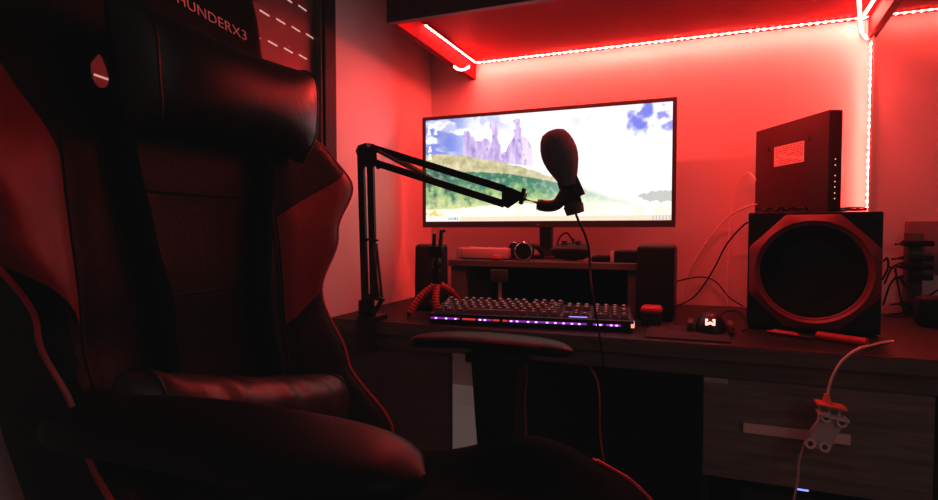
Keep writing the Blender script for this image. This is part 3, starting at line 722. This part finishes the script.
# coil of thin wire on the subwoofer top
pts = []
for i in range(60):
    t_ = i/60*2*PI*3; pts.append((.285+.03*math.cos(t_)+.01*math.sin(t_*.7)+.018, 1.40+.018*math.sin(t_)-.03, sh+.004+.006*(i/60)+.003*math.sin(t_*1.3)))
cable('coiled_wire', pts, .0013, 'blackcable', 'small coil of thin dark wire on top of the subwoofer', n=3)
pts = [(.13+.10*i/14, SY+.03+.012*math.sin(i*1.9), sh+.004+.0035*(1+math.sin(i*2.3))) for i in range(15)]
cable('loose_cable', pts, .0024, 'blackcable', 'loose dark cable lying on the subwoofer in front of the router', n=5)
# ------------------------------------------------------------------ cables on the back wall left of the subwoofer
wy = BY-.02; rest = ('router_cable', 'speaker_cable', 'power_cable')
cable('router_cable', [rc+dl*.255+Vector((0, 0, .09)), atY(748, 173, 1.62), atY(739, 184, 1.64), atY(731, 210, wy), atY(728, 250, wy), atY(727, 290, wy), atY(727, 318, wy)], .0017, 'whitecable', 'thin pale cable dropping straight down the wall from the router')
cable('router_cable', [rc+dl*.25+Vector((0, -0.0, .03)), atY(745, 208, 1.6), atY(730, 216, 1.63), atY(712, 235, wy), atY(694, 262, wy), atY(685, 285, wy), atY(682, 300, wy)], .0024, 'whitecable', 'pale cable arching down the wall toward the right desk speaker')
cable('speaker_cable', [(sx0_+.03, 1.568, .97), atY(745, 224, 1.6), atY(727, 244, 1.63), atY(712, 272, wy), atY(695, 296, wy), atY(678, 318, 1.60), atY(672, 320, 1.55)], .0022, 'blackcable', 'dark cable running diagonally across wall to the right desk speaker')
cable('speaker_cable', [atY(671, 284, 1.50), atY(682, 280, 1.6), atY(702, 277, wy), atY(716, 282, wy), atY(730, 298, wy), atY(743, 320, wy)], .0020, 'blackcable', 'dark cable arching low between right speaker and subwoofer')
cable('mouse_cable', [(c.x+.01, cy+.045, DZ+.012), (c.x+.03, cy+.08, DZ+.03), (c.x+.055, cy+.06, DZ+.035), (c.x+.07, cy+.02, DZ+.012), (c.x+.06, cy-.005, DZ+.006)], .0018, 'blackcable', 'black looped cable beside the mouse')
# things lying in front of the subwoofer
a = atZ(768, 333.5, DZ); b = atZ(812, 340, DZ)
t = thing('folding_knife', 'flat red handled folding tool lying before the subwoofer', 'tool', ((a.x+b.x)/2, (a.y+b.y)/2, DZ))
d_ = (b-a); d_.z = 0
bm = B(); tube(bm, [a+Vector((0, 0, .005)), a+d_*.15+Vector((0, 0, .006)), a+d_*.6+Vector((0, 0, .006)), a+d_*.72+Vector((0, 0, .005))], [.004, .008, .007, .004], 10, flat=.6); obj('handle', bm, 'redplastic', t)
bm = B(); bar(bm, a+d_*.70+Vector((0, 0, .004)), a+d_*1.02+Vector((0, 0, .004)), .011, .004, .001); obj('blade', bm, 'darkgrey', t)
a = atZ(817, 335, DZ+.008); b = atZ(868, 343, DZ+.008); d_ = b-a
t = thing('marker_pen', 'thick red pen lying in front of the subwoofer', 'pen', (a+b)/2-Vector((0, 0, .008)))
obj('barrel', tube(B(), [a, a+d_*.02, a+d_*.7], [.006, .0078, .0078], 14), 'redplastic', t)
obj('cap', tube(B(), [a+d_*.7, a+d_*.71, a+d_*.98, a+d_], [.0078, .0084, .0080, .006], 14), 'redplastic', t)
# ------------------------------------------------------------------ right: wall sockets, plugs and cables
p0 = atY(911, 245, BY); p1 = atY(911, 310, BY)
so_ = thing('power_strip', 'dark vertical power strip with plugs on the wall right of the subwoofer', 'power strip', (p0.x, BY-.01, p1.z))
obj('strip_body', box(B(), (p0.x-.016, BY-.03, p1.z-.01), (p0.x+.016, BY-.001, p0.z+.03), .003), mat('red_shaded_plastic', (.05, .012, .014), .5), so_)
for k, zq in enumerate((p0.z+.005, p0.z-.03, p0.z-.05, p0.z-.075, p1.z+.02)):
    o = obj('plug', box(B(), (p0.x-.03+.012*(k % 2), BY-.06, zq-.007), (p0.x+.028, BY-.031, zq+.007), .003), 'matte', so_)
    obj('plug_neck', tube(B(), [(p0.x-.028, BY-.045, zq), (p0.x-.046-.006*(k % 3), BY-.05, zq-.003)], [.005, .003], 8), 'matte', o)
q = atY(926, 250, BY)
bm = B(); box(bm, (q.x-.045, BY-.008, q.z-.06), (q.x+.06, BY-.001, q.z+.07), .003); tag(obj('wall_socket', bm, mat('socket_plate', (.20, .1, .1), .5)), 'flat wall plate behind the power strip', 'wall socket')
rng = [([(883, 262), (887, 258), (888, 268), (882, 280)], 1.55), ([(884, 285), (892, 268), (905, 262), (912, 264)], 1.60), ([(883, 305), (890, 285), (897, 278), (906, 283)], 1.6),
       ([(895, 268), (899, 290), (905, 320), (906, 333)], 1.62), ([(890, 335), (893, 318), (905, 312), (915, 306)], 1.62), ([(884, 320), (893, 332), (906, 334), (925, 338)], 1.58), ([(900, 280), (912, 292), (926, 296), (938, 290)], 1.6)]
lab = ['short dark hooked cable beside the subwoofer edge', 'dark cable arching up from the subwoofer to the power strip', 'dark cable looping low toward the power strip', 'thick dark cable dropping steeply from the power strip', 'dark cable rising to the foot of the power strip', 'dark cable lying along the desk behind the subwoofer', 'dark cable leaving the frame at right of the power strip']
for (pp, yy), l_ in zip(rng, lab): cable('power_cable', [atY(u, v, yy) for u, v in pp], .0024, 'blackcable', l_)
# dark side: tall black board leaning at the right
a = atY(921, 300, 1.45)
lb = thing('laptop_case', 'upright black case standing on the desk at the far right', 'bag', (a.x+.10, 1.47, DZ))
obj('case_body', box(B(), (a.x, 1.45, DZ), (a.x+.30, 1.50, DZ+.065), .012, 3), 'matte', lb)
obj('carry_handle', tube(B(), smooth_pts([(a.x+.10, 1.475, DZ+.062), (a.x+.11, 1.475, DZ+.08), (a.x+.19, 1.475, DZ+.08), (a.x+.20, 1.475, DZ+.062)]), .005, 8), 'matte', lb)
# ------------------------------------------------------------------ hanging white adapter
HY = 1.055
def hp_(px, py, dy=0): return atY(px, py, HY+dy)
cable('white_cable', [atZ(893, 341, DZ+.003), atZ(880, 343, DZ+.003), atZ(871, 345.5, DZ+.004), hp_(858, 349, .01), hp_(842, 361), hp_(832, 378), hp_(828, 393), hp_(827, 401)], .0022, 'whitecable', 'white cable bending over the desk edge down to the adapter')
ad = thing('hanging_adapter', 'white and orange plug adapter hanging by its cable before the drawer', 'adapter', hp_(825, 450))
zx = (hp_(830, 430)-hp_(826, 398)).normalized()
obj('plug_cone', lathe(B(), [(.0035, 0), (.005, .004), (.0075, .016), (.0085, .017), (0, .017)], aim((hp_(827, 404)-hp_(826.5, 393)), hp_(826.7, 393.5)), 16), 'orange', ad)
a, b = hp_(815.5, 402), hp_(846, 408.5)
obj('top_flange', bar(B(), a, b, .030, .0045, .002), 'orange', ad)
obj('lower_flange', bar(B(), hp_(817, 412), hp_(848, 420), .028, .005, .002), 'white', ad)
for q0, q1 in (((820, 405), (818, 412)), ((840, 409), (839, 417)), ((830, 406), (829, 415))): obj('spacer', tube(B(), [hp_(*q0), hp_(*q1)], .002, 8), 'white', ad)
bd = [(819, 415), (846.5, 422), (839, 432), (829, 452), (806, 445.5), (812, 432)]
bm = B(); prism(bm, bd, lambda p: hp_(p[0], p[1], -.006), lambda p: hp_(p[0], p[1], .008)); obj('body_plate', bm, mat('dim_white_plastic', (.62, .58, .56), .45), ad, False)
for q in ((825, 417.5), (841, 422.5), (809.5, 443.5), (824, 447)):
    rb_ = obj('screw_boss', lathe(B(), [(.0045, 0), (.008, 0), (.008, .005), (.0045, .005), (.0045, 0)], aim((.1, -1, .3), hp_(q[0], q[1], -.006)), 16, False), 'white', ad)
    obj('screw_head', lathe(B(), [(0, .001), (.0046, .001), (.0046, .003), (0, .003)], aim((.1, -1, .3), hp_(q[0], q[1], -.006)), 12), 'darkgrey', rb_)
cable('thin_white_cable', [hp_(819, 408), hp_(818, 420, -.012), hp_(811, 430, -.014), hp_(804, 445, -.006), hp_(799, 462), hp_(798, 478), hp_(794, 500), hp_(790, 530)], .0018, mat('cream_cable', (.55, .45, .38), .5), 'thin cream cable hanging from the adapter to below the drawer')
# ------------------------------------------------------------------ cables under the desk
cable('red_cable', [atY(586, 361, 1.14), atY(597, 380, 1.14), atY(600, 405, 1.13), atY(600, 430, 1.12), atY(604, 460, 1.12), atY(612, 480, 1.13), atY(630, 515, 1.2)], .0022, 'redcable', 'red cable hanging below the desk behind the armrest')
cable('red_cable', [atY(526, 358, 1.30), atY(527, 380, 1.30), atY(525, 400, 1.30), atY(526, 440, 1.30), atY(520, 470, 1.35)], .0022, 'redcable', 'faint red cable hanging beneath the desk just right of the armrest post')
cable('dark_cable', [atY(640, 365, 1.3), atY(642, 395, 1.3), atY(630, 420, 1.3), atY(612, 440, 1.3), atY(606, 470, 1.3)], .002, 'blackcable', 'dark cable curving beneath the middle of the desk')
cable('dark_cable', [atY(668, 365, 1.25), atY(670, 400, 1.25), atY(682, 430, 1.25), atY(690, 470, 1.25)], .0022, 'blackcable', 'dark cable hanging beside the drawer unit')
# ------------------------------------------------------------------ gaming chair (faces +X)
CY = .53
ch = thing('gaming_chair', 'black and red racing style chair with pillows in the foreground', 'chair', (-.28, CY, 0))
def tab(T):
    def f(z):
        if z <= T[0][0]: return T[0][1]
        for (a, av), (b, bv) in zip(T[:-1], T[1:]):
            if z <= b:
                t = (z-a)/(b-a); t = t*t*(3-2*t); return av+(bv-av)*t
        return T[-1][1]
    return f
hwid = tab([(.56, .235), (.64, .258), (.75, .235), (.86, .215), (.95, .250), (1.03, .296), (1.08, .275), (1.125, .205), (1.16, .165), (1.22, .152), (1.36, .150), (1.42, .14), (1.45, .09)])
xcen = tab([(.56, -.525), (.70, -.545), (.85, -.56), (1.0, -.575), (1.2, -.60), (1.45, -.64)])
wing = tab([(.56, .115), (.64, .115), (.75, .055), (.86, .03), (.95, .05), (1.03, .055), (1.1, .03), (1.2, .012), (1.45, .005)])
thick = tab([(.56, .20), (.8, .165), (.93, .12), (1.02, .08), (1.08, .03), (1.2, .038), (1.45, .03)])
hnear = tab([(.56, .17), (.70, .178), (.79, .185), (.865, .20), (.96, .25), (1.05, .29), (1.19, .285), (1.25, .18), (1.30, .156), (1.36, .152), (1.42, .14), (1.45, .09)])
def hside(s, z): return hwid(z) if s >= 0 else hwid(z)*(1+s)**2+hnear(z)*(1-(1+s)**2)
def sin_(sg, z): return min(.92, (.128 if sg > 0 else .166)/(hwid(z) if sg > 0 else hnear(z)))
def bk(s, z, off=0):
    a = abs(s)
    hw_ = hside(s, z); so_ = sin_(1 if s > 0 else -1, z)
    x = xcen(z)+wing(z)*(a**2.2) - .022*max(0, (a-.86)/.14)**2.2
    x -= .006*math.exp(-((a-so_)/.05)**2)*(1-sstep(1.08, 1.14, z))
    return Vector((x+off, CY+s*hw_, z))
def backbm():
    bm = B(); rows = []; S = [-1+2*i/44 for i in range(45)]
    zs = [.56+(1.45-.56)*j/70 for j in range(71)]
    for z in zs:
        r = [bm.verts.new(bk(s, z)) for s in S]
        th = thick(z)
        for s in S[::-1]:
            a = abs(s); e = max(0, 1-a**24)
            p = bk(s, z); r.append(bm.verts.new(Vector((p.x-.018*(1-.6*sstep(1.0, 1.09, z))-th*e, CY+(p.y-CY)*.99, z))))
        rows.append(r)
    n = len(rows[0])
    for i in range(len(rows)-1):
        for k in range(n): bm.faces.new((rows[i][k], rows[i][(k+1) % n], rows[i+1][(k+1) % n], rows[i+1][k]))
    bm.faces.new(rows[0][::-1]); bm.faces.new(rows[-1]); return bm
back = obj('backrest', backbm(), 'leather', ch)
# teardrop strap opening cut through the backrest
hc = atX(101.5, 68, -.60)
cb = B(); TD = []
for i in range(24):
    t_ = 2*PI*i/24; TD.append((.021*math.sin(t_)*(1-.55*max(0, math.cos(t_)))+.006*math.cos(t_), .026*math.cos(t_)))
prism(cb, TD, lambda p: Vector((-.75, hc.y+p[0]*.62+.085, hc.z+p[1])), lambda p: Vector((-.45, hc.y+p[0]*.62-.085, hc.z+p[1])))
bmesh.ops.recalc_face_normals(cb, faces=cb.faces[:])
for v in cb.verts: v.co -= Vector(ch['_o'])
cme = bpy.data.meshes.new('cut'); cb.to_mesh(cme); cb.free(); co = bpy.data.objects.new('cut', cme); C.objects.link(co); co.parent = ch
md = back.modifiers.new('b', 'BOOLEAN'); md.operation = 'DIFFERENCE'; md.object = co; md.solver = 'EXACT'
bpy.context.view_layer.update()
nm = bpy.data.meshes.new_from_object(back.evaluated_get(bpy.context.evaluated_depsgraph_get()))
back.modifiers.clear(); back.data = nm; bpy.data.objects.remove(co)
for p in nm.polygons: p.use_smooth = True
nm.set_sharp_from_angle(angle=math.radians(38))
def patch(sgn, zlo, zhi, off=.002, ns=14, nz_=26):
    bm = B(); g = []
    for j in range(nz_+1):
        r = []
        for i in range(ns+1):
            u = i/ns; z = zlo(u)+(zhi(u)-zlo(u))*j/nz_; si = sin_(sgn, z)+.02
            r.append(bm.verts.new(bk(sgn*(si+(1-si)*u), z, off)))
        g.append(r)
    for j in range(nz_):
        for i in range(ns): bm.faces.new((g[j][i], g[j][i+1], g[j+1][i+1], g[j+1][i]))
    return bm
for sg in (-1, 1):
    o = obj('red_side_panel', patch(sg, (lambda u: .818+.055*u) if sg > 0 else (lambda u: .865+.06*u), (lambda u: .975+.088*u) if sg > 0 else (lambda u: 1.03+.19*u)), 'redleather', ch)
    o['label'] = 'red leather side panel'
    pts = [bk(sg*(.972 if sg > 0 else 1.0), z, .0015 if sg > 0 else -.002) for z in [.565+i*(1.12-.565)/60 for i in range(61)]]
    obj('piping', tube(B(), pts, .0032, 6), 'redpipe', ch)
    # vertical straps on the back front
    pts = [bk(sg*.36+.0, z, .006) for z in [.68+i*(1.12-.68)/20 for i in range(21)]]
    obj('strap', tube(B(), pts, .022, 10, flat=.22), 'matte', ch)
    obj('seam', tube(B(), [bk(sg*sin_(sg, z), z, .001) for z in [.60+i*.5/30 for i in range(31)]], .0016, 5), 'matte', ch)
for z_ in (.88, 1.0): obj('stitching', tube(B(), [bk(-.34+.68*i/20, z_, .0015) for i in range(21)], .0014, 5), 'matte', ch)
# head pillow
def pil_pt(v_, t_, cx, cy, cz, hx, hy, hz, pinch, puck, tilt=0):
    c_, s_ = math.cos(t_), math.sin(t_); a = abs(v_)
    if pinch > .4:      # flat-ended cushion with pointed corners
        e = max(.05, (1-a**3.2)**.6 if a < 1 else 0)
        zz = math.copysign(abs(s_)**(.75-.25*a), s_)*hz*(.80+.22*a**2.2); xx = math.copysign(abs(c_)**.9, c_)*hx*e
        yy = v_*hy*(1-.10*sstep(.3, -1, s_)*a+.03*sstep(.2, 1, s_)*a)
        return Vector((cx+xx, cy+yy, cz+zz))
    e = max((1-a**6)**.5 if a < 1 else 0, .12)
    zz = math.copysign(abs(s_)**.75, s_)*hz*(.80+.20*a**2.2*(1+pinch)); xx = math.copysign(abs(c_)**.9, c_)*hx*e*(1-.25*a**3)
    wr = puck*math.sin(v_*17+t_*2)*.5+puck*math.sin(v_*29)*.4
    return Vector((cx+xx+(wr if c_ > 0 else 0), cy+v_*hy, cz+zz*(e**.25)+wr+tilt*v_*.5))
def pillow(name, cx, cy, cz, hx, hy, hz, m, pinch=.25, puck=0, tilt=0):
    bm = B(); n, k = 44, 28
    rows = [[bm.verts.new(pil_pt(-1+2*i/n, 2*PI*j/k, cx, cy, cz, hx, hy, hz, pinch, puck, tilt)) for j in range(k)] for i in range(n+1)]
    for i in range(n):
        for j in range(k): bm.faces.new((rows[i][j], rows[i][(j+1) % k], rows[i+1][(j+1) % k], rows[i+1][j]))
    bm.faces.new(rows[0][::-1]); bm.faces.new(rows[-1])
    return bm
pc = Vector((-.550, .562, 1.128))
hpil = obj('head_pillow', pillow('p', pc.x, pc.y, pc.z, .058, .160, .070, 'x', .45), 'leathersoft', ch)
for sg in (-1, 1):
    pts = [pil_pt(sg*.84, -PI/2+PI*j/24, pc.x, pc.y, pc.z, .0585, .160, .0705, .45, 0) for j in range(25)]
    obj('pillow_seam', tube(B(), pts, .0018, 5), 'leathersoft', hpil)
lc_ = Vector((-.495, .540, .738))
lp = obj('lumbar_pillow', pillow('l', lc_.x, lc_.y, lc_.z, .050, .180, .046, 'x', .3, .002, -.09), 'lumbar', ch)
for sg in (-1, 1):
    pts = [pil_pt(sg*.85, -PI*.75+PI*1.5*j/32, lc_.x, lc_.y, lc_.z, .0505, .180, .0465, .3, .002, -.09) for j in range(33)]
    obj('pillow_seam', tube(B(), pts, .0022, 5), 'matte', lp)
# embroidered lettering on the head part of the backrest
tc_ = bpy.data.curves.new('t', 'FONT'); tc_.body = 'THUNDERX3'; tc_.size = .0235; tc_.extrude = .0004; tc_.offset = -.0003; tc_.space_character = 1.03
to_ = bpy.data.objects.new('t', tc_); C.objects.link(to_); bpy.context.view_layer.update()
tm = bpy.data.meshes.new_from_object(to_.evaluated_get(bpy.context.evaluated_depsgraph_get())); bpy.data.objects.remove(to_)
e1 = atX(243.5, 40, xcen(1.25)+.004); 
xs = [v.co.x for v in tm.vertices]; tw = max(xs)-min(xs); kx = .124/tw
bm = B(); bm.from_mesh(tm)
for v in bm.verts:
    yy = e1.y-.124+(v.co.x-min(xs))*kx; zz = e1.z-.002+v.co.y*.85+(e1.y-yy)*.13
    s = (yy-CY)/hwid(zz); p = bk(s, zz, .0012+v.co.z); v.co = p
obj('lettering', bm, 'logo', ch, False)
bm = B(); q0 = e1+Vector((0, -.062, .046))
for pl in ([(-.010, .006), (-.002, .016), (.0, .016), (-.005, .004)], [(.0, .002), (.008, .016), (.012, .016), (.006, .0)]):
    prism(bm, pl, lambda p: bk((q0.y+p[0]-CY)/.135, q0.z+p[1], .001), lambda p: bk((q0.y+p[0]-CY)/.135, q0.z+p[1], .0018))
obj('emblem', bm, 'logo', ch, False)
# seat cushion with raised side bolsters
def seat_z(x, s):
    a = abs(s); base = .592+.012*math.sin((x+.5)/.5*PI)
    arch = .046*math.exp(-((x+.195)/.11)**2)+.012
    z = base+arch*sstep(.62, .90, a)-.05*max(0, (a-.93)/.07)**2
    z -= .05*sstep(-.08, .02, x)
    return z
bm = B(); rows = []; nxs, nss = 40, 36
for i in range(nxs+1):
    x = -.53+.545*i/nxs; hw_ = .262-.02*abs((x+.25)/.28)**2; r = []
    for j in range(nss+1):
        s = -1+2*j/nss; r.append(bm.verts.new((x, CY+s*hw_, seat_z(x, s))))
    for j in range(nss, -1, -1):
        s = -1+2*j/nss; r.append(bm.verts.new((x, CY+s*hw_*.93, .505-.0*abs(s)+.02*sstep(-.08, .02, x))))
    rows.append(r)
n = len(rows[0])
for i in range(nxs):
    for k in range(n): bm.faces.new((rows[i][k], rows[i][(k+1) % n], rows[i+1][(k+1) % n], rows[i+1][k]))
bm.faces.new(rows[0][::-1]); bm.faces.new(rows[-1])
obj('seat', bm, 'seatmat', ch)
for sg in (-1, 1):
    pts = [(x, CY+sg*(.262-.02*abs((x+.25)/.28)**2)*.925, seat_z(x, .925)+.0015) for x in [-.12+.135*i/24 for i in range(25)]]
    obj('seat_piping', tube(B(), pts, .0028, 6), 'redpipe', ch)
# armrests
def pad(cy, x0, x1, hwy, ztop, th=.030):
    bm = B(); n, k = 30, 20; rows = []
    for i in range(n+1):
        t_ = i/n; u = 2*t_-1; x = (x0+x1)/2+u*(x1-x0)/2
        w_ = hwy*(max(0, 1-abs(u)**4.2))**.5; w_ = max(w_, hwy*.08)
        zc_ = ztop-th/2-.004*abs(u)**2-.003*max(0, u)**3 - .006*max(0, -u)**2; hz_ = th/2*(max(.08, 1-abs(u)**9))**.5
        r = []
        for j in range(k):
            a = 2*PI*j/k; c_, s_ = math.cos(a), math.sin(a)
            r.append(bm.verts.new((x, cy+math.copysign(abs(c_)**.8, c_)*w_, zc_+math.copysign(abs(s_)**.7, s_)*hz_)))
        rows.append(r)
    for i in range(n):
        for j in range(k): bm.faces.new((rows[i][j], rows[i][(j+1) % k], rows[i+1][(j+1) % k], rows[i+1][j]))
    bm.faces.new(rows[0][::-1]); bm.faces.new(rows[-1]); return bm
ATZ = .956-.163
for cy_, sg in ((.335, -1), (.822, 1)):
    ATZ = .956-(.146 if sg < 0 else .163)
    ar = obj('armrest', pad(cy_, -.53 if sg < 0 else -.43, -.165 if sg < 0 else -.158, .055 if sg < 0 else .036, ATZ, .034 if sg < 0 else .022), 'padmat', ch)
    bm = B(); px_ = -.274
    box(bm, (px_-.045, cy_-.032, ATZ-.040), (px_+.045, cy_+.032, ATZ-.026), .003)
    obj('armrest_slider', bm, 'matte', ch)
    bm = B()
    pr = [(-.040, ATZ-.040), (.036, ATZ-.040), (.030, ATZ-.12), (.024, .58), (-.026, .58), (-.034, ATZ-.12)]
    prism(bm, pr, lambda p: Vector((px_+p[0], cy_-.016, p[1])), lambda p: Vector((px_+p[0], cy_+.016, p[1])))
    obj('armrest_post', bm, 'matte', ch, False)
    bm = B(); box(bm, (px_-.028, cy_-.014, .47), (px_+.028, cy_+.014, .585), .004); box(bm, (px_-.028, min(cy_, CY+sg*.10), .475), (px_+.028, max(cy_, CY+sg*.10), .492), .003)
    obj('armrest_bracket', bm, 'metalblk', ch)
bm = B(); box(bm, (-.36, CY-.12, .46), (-.12, CY+.12, .505), .006); obj('tilt_mechanism', bm, 'metalblk', ch)
bm = B(); bar(bm, (-.50, CY-.235, .53), (-.56, CY-.235, .66), .03, .02, .004); bar(bm, (-.50, CY+.235, .53), (-.56, CY+.235, .66), .03, .02, .004); box(bm, (-.53, CY-.245, .50), (-.44, CY+.245, .53), .004)
obj('recliner_hinge', bm, 'metalblk', ch)
obj('gas_column', tube(B(), [(-.24, CY, .10), (-.24, CY, .30), (-.24, CY, .301), (-.24, CY, .465)], [.03, .03, .018, .018], 16), 'metalblk', ch)
for k in range(5):
    a = 2*PI*k/5+.3; e = Vector((-.24+.29*math.cos(a), CY+.29*math.sin(a), .075)); c0 = Vector((-.24, CY, .115))
    lg = obj('base_leg', tube(B(), [c0, c0.lerp(e, .5)+Vector((0, 0, .006)), e], [.03, .022, .016], 10, flat=.8), 'black', ch)
    w_ = B(); t2 = Vector((-math.sin(a), math.cos(a), 0))
    for q in (-1, 1): tube(w_, [e+t2*(.008*q)+Vector((0, 0, -.046)), e+t2*(.024*q)+Vector((0, 0, -.046))], .029, 18)
    tube(w_, [e+Vector((0, 0, -.04)), e], .007, 8); obj('caster', w_, 'black', lg)
# ------------------------------------------------------------------ light, world, camera
w = bpy.data.worlds.new('w'); bpy.context.scene.world = w; w.use_nodes = True
w.node_tree.nodes['Background'].inputs['Color'].default_value = (.5, .48, .5, 1); w.node_tree.nodes['Background'].inputs['Strength'].default_value = .02
def light(name, kind, loc, energy, col, size=.2, target=None):
    l = bpy.data.lights.new(name, kind); l.energy = energy; l.color = col
    if kind == 'AREA': l.size = size
    else: l.shadow_soft_size = size
    o = bpy.data.objects.new(name, l); C.objects.link(o); o.location = loc
    if target: o.rotation_euler = (Vector(target)-Vector(loc)).to_track_quat('-Z', 'Y').to_euler()
    return o
light('added_room_fill', 'POINT', (1.5, -.6, 1.6), 3.6, (1, .86, .80), .15)  # unseen neutral fill lamp, added to lift drawers and dark surfaces
fl = light('added_front_fill', 'AREA', ((CLX+DVf)/2, CF+.045, SZ-.004), 5.5, (1, .060, .046), .92)  # unseen red fill, added behind the doors to brighten the walls
fl.data.shape = 'RECTANGLE'; fl.data.size_y = .01; fl.rotation_euler = (math.radians(28), 0, 0)
cam = bpy.data.cameras.new('cam'); cam.sensor_width = 36; cam.lens = F/938*36; cam.clip_start = .01
co = bpy.data.objects.new('camera', cam); C.objects.link(co); co.location = CAM
m = Matrix((RGT, UPV, -FWD)).transposed().to_4x4(); m.translation = CAM; co.matrix_world = m
sc = bpy.context.scene; sc.camera = co
sc.view_settings.view_transform = 'Standard'; sc.view_settings.look = 'None'; sc.view_settings.exposure = 0
sc.view_settings.use_curve_mapping = True; cmp_ = sc.view_settings.curve_mapping
cmp_.extend = 'EXTRAPOLATED'; cmp_.curves[3].points[0].location = (0, .0025); 
for c_ in (1, 2):
    cv = cmp_.curves[c_]
    for q in ((.012, .0105), (.035, .026), (.08, .068)): cv.points.new(*q)
    for p in cv.points: p.handle_type = 'VECTOR'
cmp_.update()
sc.cycles.max_bounces = 6; sc.cycles.sample_clamp_indirect = 12
sc.cycles.use_denoising = True
for o in bpy.data.objects:
    if '_o' in o: del o['_o']
